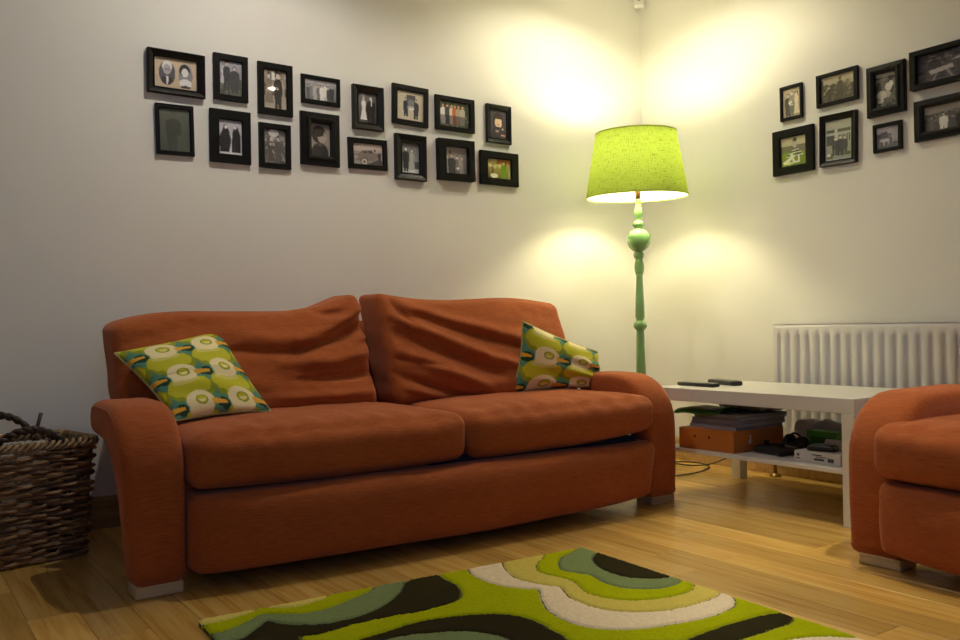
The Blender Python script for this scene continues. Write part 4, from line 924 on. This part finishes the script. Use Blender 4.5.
def d_crowd(w, h):
    p = Paint(w, h, (140, 136, 128), (62, 62, 60), 24).r(0, .28, 1, 1, (76, 74, 70)).blot(.25, .6, [(60, 58, 56), (96, 94, 90), (118, 116, 110)], 80, .035).p([(0, 0), (1, 0), (1, .06), (0, .3)], (138, 134, 126))
    p.man(.12, 1.0, .6, (90, 88, 86), wd=.26).man(.32, 1.05, .72, (190, 188, 182), wd=.34).man(.62, 1.1, .8, (30, 30, 30), wd=.40).man(.86, 1.0, .7, (80, 78, 76), wd=.3); return p
def bw(r, l, rr, t, b):
    w, h = (r[1]-r[0]), (r[3]-r[2]); return (w*l, w*rr, h*t, h*b)
LEFT = [
 ((-2.482, -2.278, 1.5355, 1.693), (.125, .13, .155, .15), 'wide black frame with two oval portraits on beige, top row far left', d_ovals, .022, 'bevel'),
 ((-2.243, -2.113, 1.5425, 1.716), (.175, .17, .14, .125), 'black frame with a dim grey snapshot of three standing people, second in top row', d_pair, .016, 'flat'),
 ((-2.073, -1.933, 1.5115, 1.7115), (.175, .175, .13, .125), 'tall black frame with sepia couple reflecting a ceiling light glint', d_couple, .016, 'flat'),
 ((-1.895, -1.7285, 1.5775, 1.6905), (.095, .085, .13, .15), 'small landscape black frame with a line of people, fourth in top row', d_group, .014, 'flat'),
 ((-1.6735, -1.532, 1.5, 1.682), (.19, .20, .16, .16), 'black moulded frame with a bride in white and dark groom', d_wedding, .022, 'bevel'),
 ((-1.486, -1.31, 1.544, 1.7135), (.135, .12, .14, .13), 'black frame with cream background around two seated figures', d_mat, .016, 'flat'),
 ((-1.2725, -1.067, 1.5465, 1.6965), (.11, .12, .14, .125), 'landscape black frame with a colour group of friends outdoors', d_friends, .016, 'flat'),
 ((-.9995, -.8615, 1.518, 1.694), (.165, .17, .145, .14), 'small black frame with a dark-haired child portrait, last of top row', d_girl, .016, 'bevel'),
 ((-2.4535, -2.319, 1.3175, 1.5005), (.10, .10, .085, .08), 'thin black frame with a very dark green-grey standing figure', d_soldier, .014, 'flat'),
 ((-2.26, -2.105, 1.308, 1.5065), (.225, .215, .19, .165), 'broad flat black frame with two figures in dark cloaks', d_two, .016, 'flat'),
 ((-2.071, -1.9435, 1.304, 1.4765), (.165, .16, .125, .115), 'black frame with a murky garden snapshot, third in bottom row', d_garden, .016, 'flat'),
 ((-1.902, -1.735, 1.332, 1.5425), (.25, .235, .20, .18), 'thick stepped black frame with a dark-haired head in profile', d_profile, .030, 'scoop'),
 ((-1.6945, -1.515, 1.3375, 1.464), (.135, .115, .165, .155), 'landscape black frame with a vintage motor car', d_car, .014, 'flat'),
 ((-1.4775, -1.326, 1.308, 1.5025), (.225, .205, .18, .165), 'black moulded frame with a standing couple on pale ground', d_newly, .022, 'bevel'),
 ((-1.268, -1.080, 1.326, 1.5055), (.20, .165, .175, .165), 'deep box-like black frame with four seated people', d_four, .034, 'deep'),
 ((-1.038, -.8245, 1.325, 1.478), (.19, .18, .215, .21), 'broad black landscape frame with an orange and green party photo', d_party, .018, 'flat'),
]
RIGHT = [
 ((.852, .9615, 1.5575, 1.707), (.10, .10, .09, .085), 'small thin black frame with a family group, nearest the lamp in top row', d_family, .014, 'flat'),
 ((1.0325, 1.2205, 1.5775, 1.713), (.09, .10, .11, .11), 'landscape black frame with a hazy figure in a field', d_field, .016, 'flat'),
 ((1.26, 1.417, 1.487, 1.687), (.21, .22, .165, .155), 'thick moulded black frame with pale sheep-like shapes', d_sheep, .030, 'scoop'),
 ((1.444, 1.735, 1.552, 1.698), (.075, .075, .13, .12), 'long black frame with a dark bench scene, cut by the photo edge in top row', d_bench, .035, 'deep'),
 ((.812, 1.014, 1.322, 1.5175), (.18, .19, .18, .175), 'broad black frame with a striped skirt figure on grass', d_stripe, .018, 'flat'),
 ((1.0445, 1.2115, 1.3235, 1.5365), (.125, .15, .12, .105), 'tall black frame with pale-edged shopfront and three men', d_shop, .018, 'bevel'),
 ((1.2805, 1.398, 1.343, 1.455), (.10, .13, .13, .12), 'smallest black frame with a pale dog and standing figure', d_dog, .014, 'flat'),
 ((1.4475, 1.745, 1.356, 1.5105), (.125, .125, .20, .20), 'long black frame with a crowd scene, cut by the photo edge in bottom row', d_crowd, .024, 'scoop'),
]
for k, (r_, b_4, lb, dr, dp, sty) in enumerate(LEFT):
    q = px(*r_); picture('L', *q, bw(q, *b_4), lb, dr, dp, sty, tilt={5: -.020, 8: .02, 12: .02, 14: .015}.get(k, 0), fm='frame2' if sty in ('bevel', 'scoop') else 'frame')
for k, (r_, b_4, lb, dr, dp, sty) in enumerate(RIGHT):
    q = px(*r_); picture('R', *q, bw(q, *b_4), lb, dr, dp, sty, tilt={0: -.0, 5: -.02}.get(k, 0), fm='frame2' if sty in ('bevel', 'scoop') else 'frame')
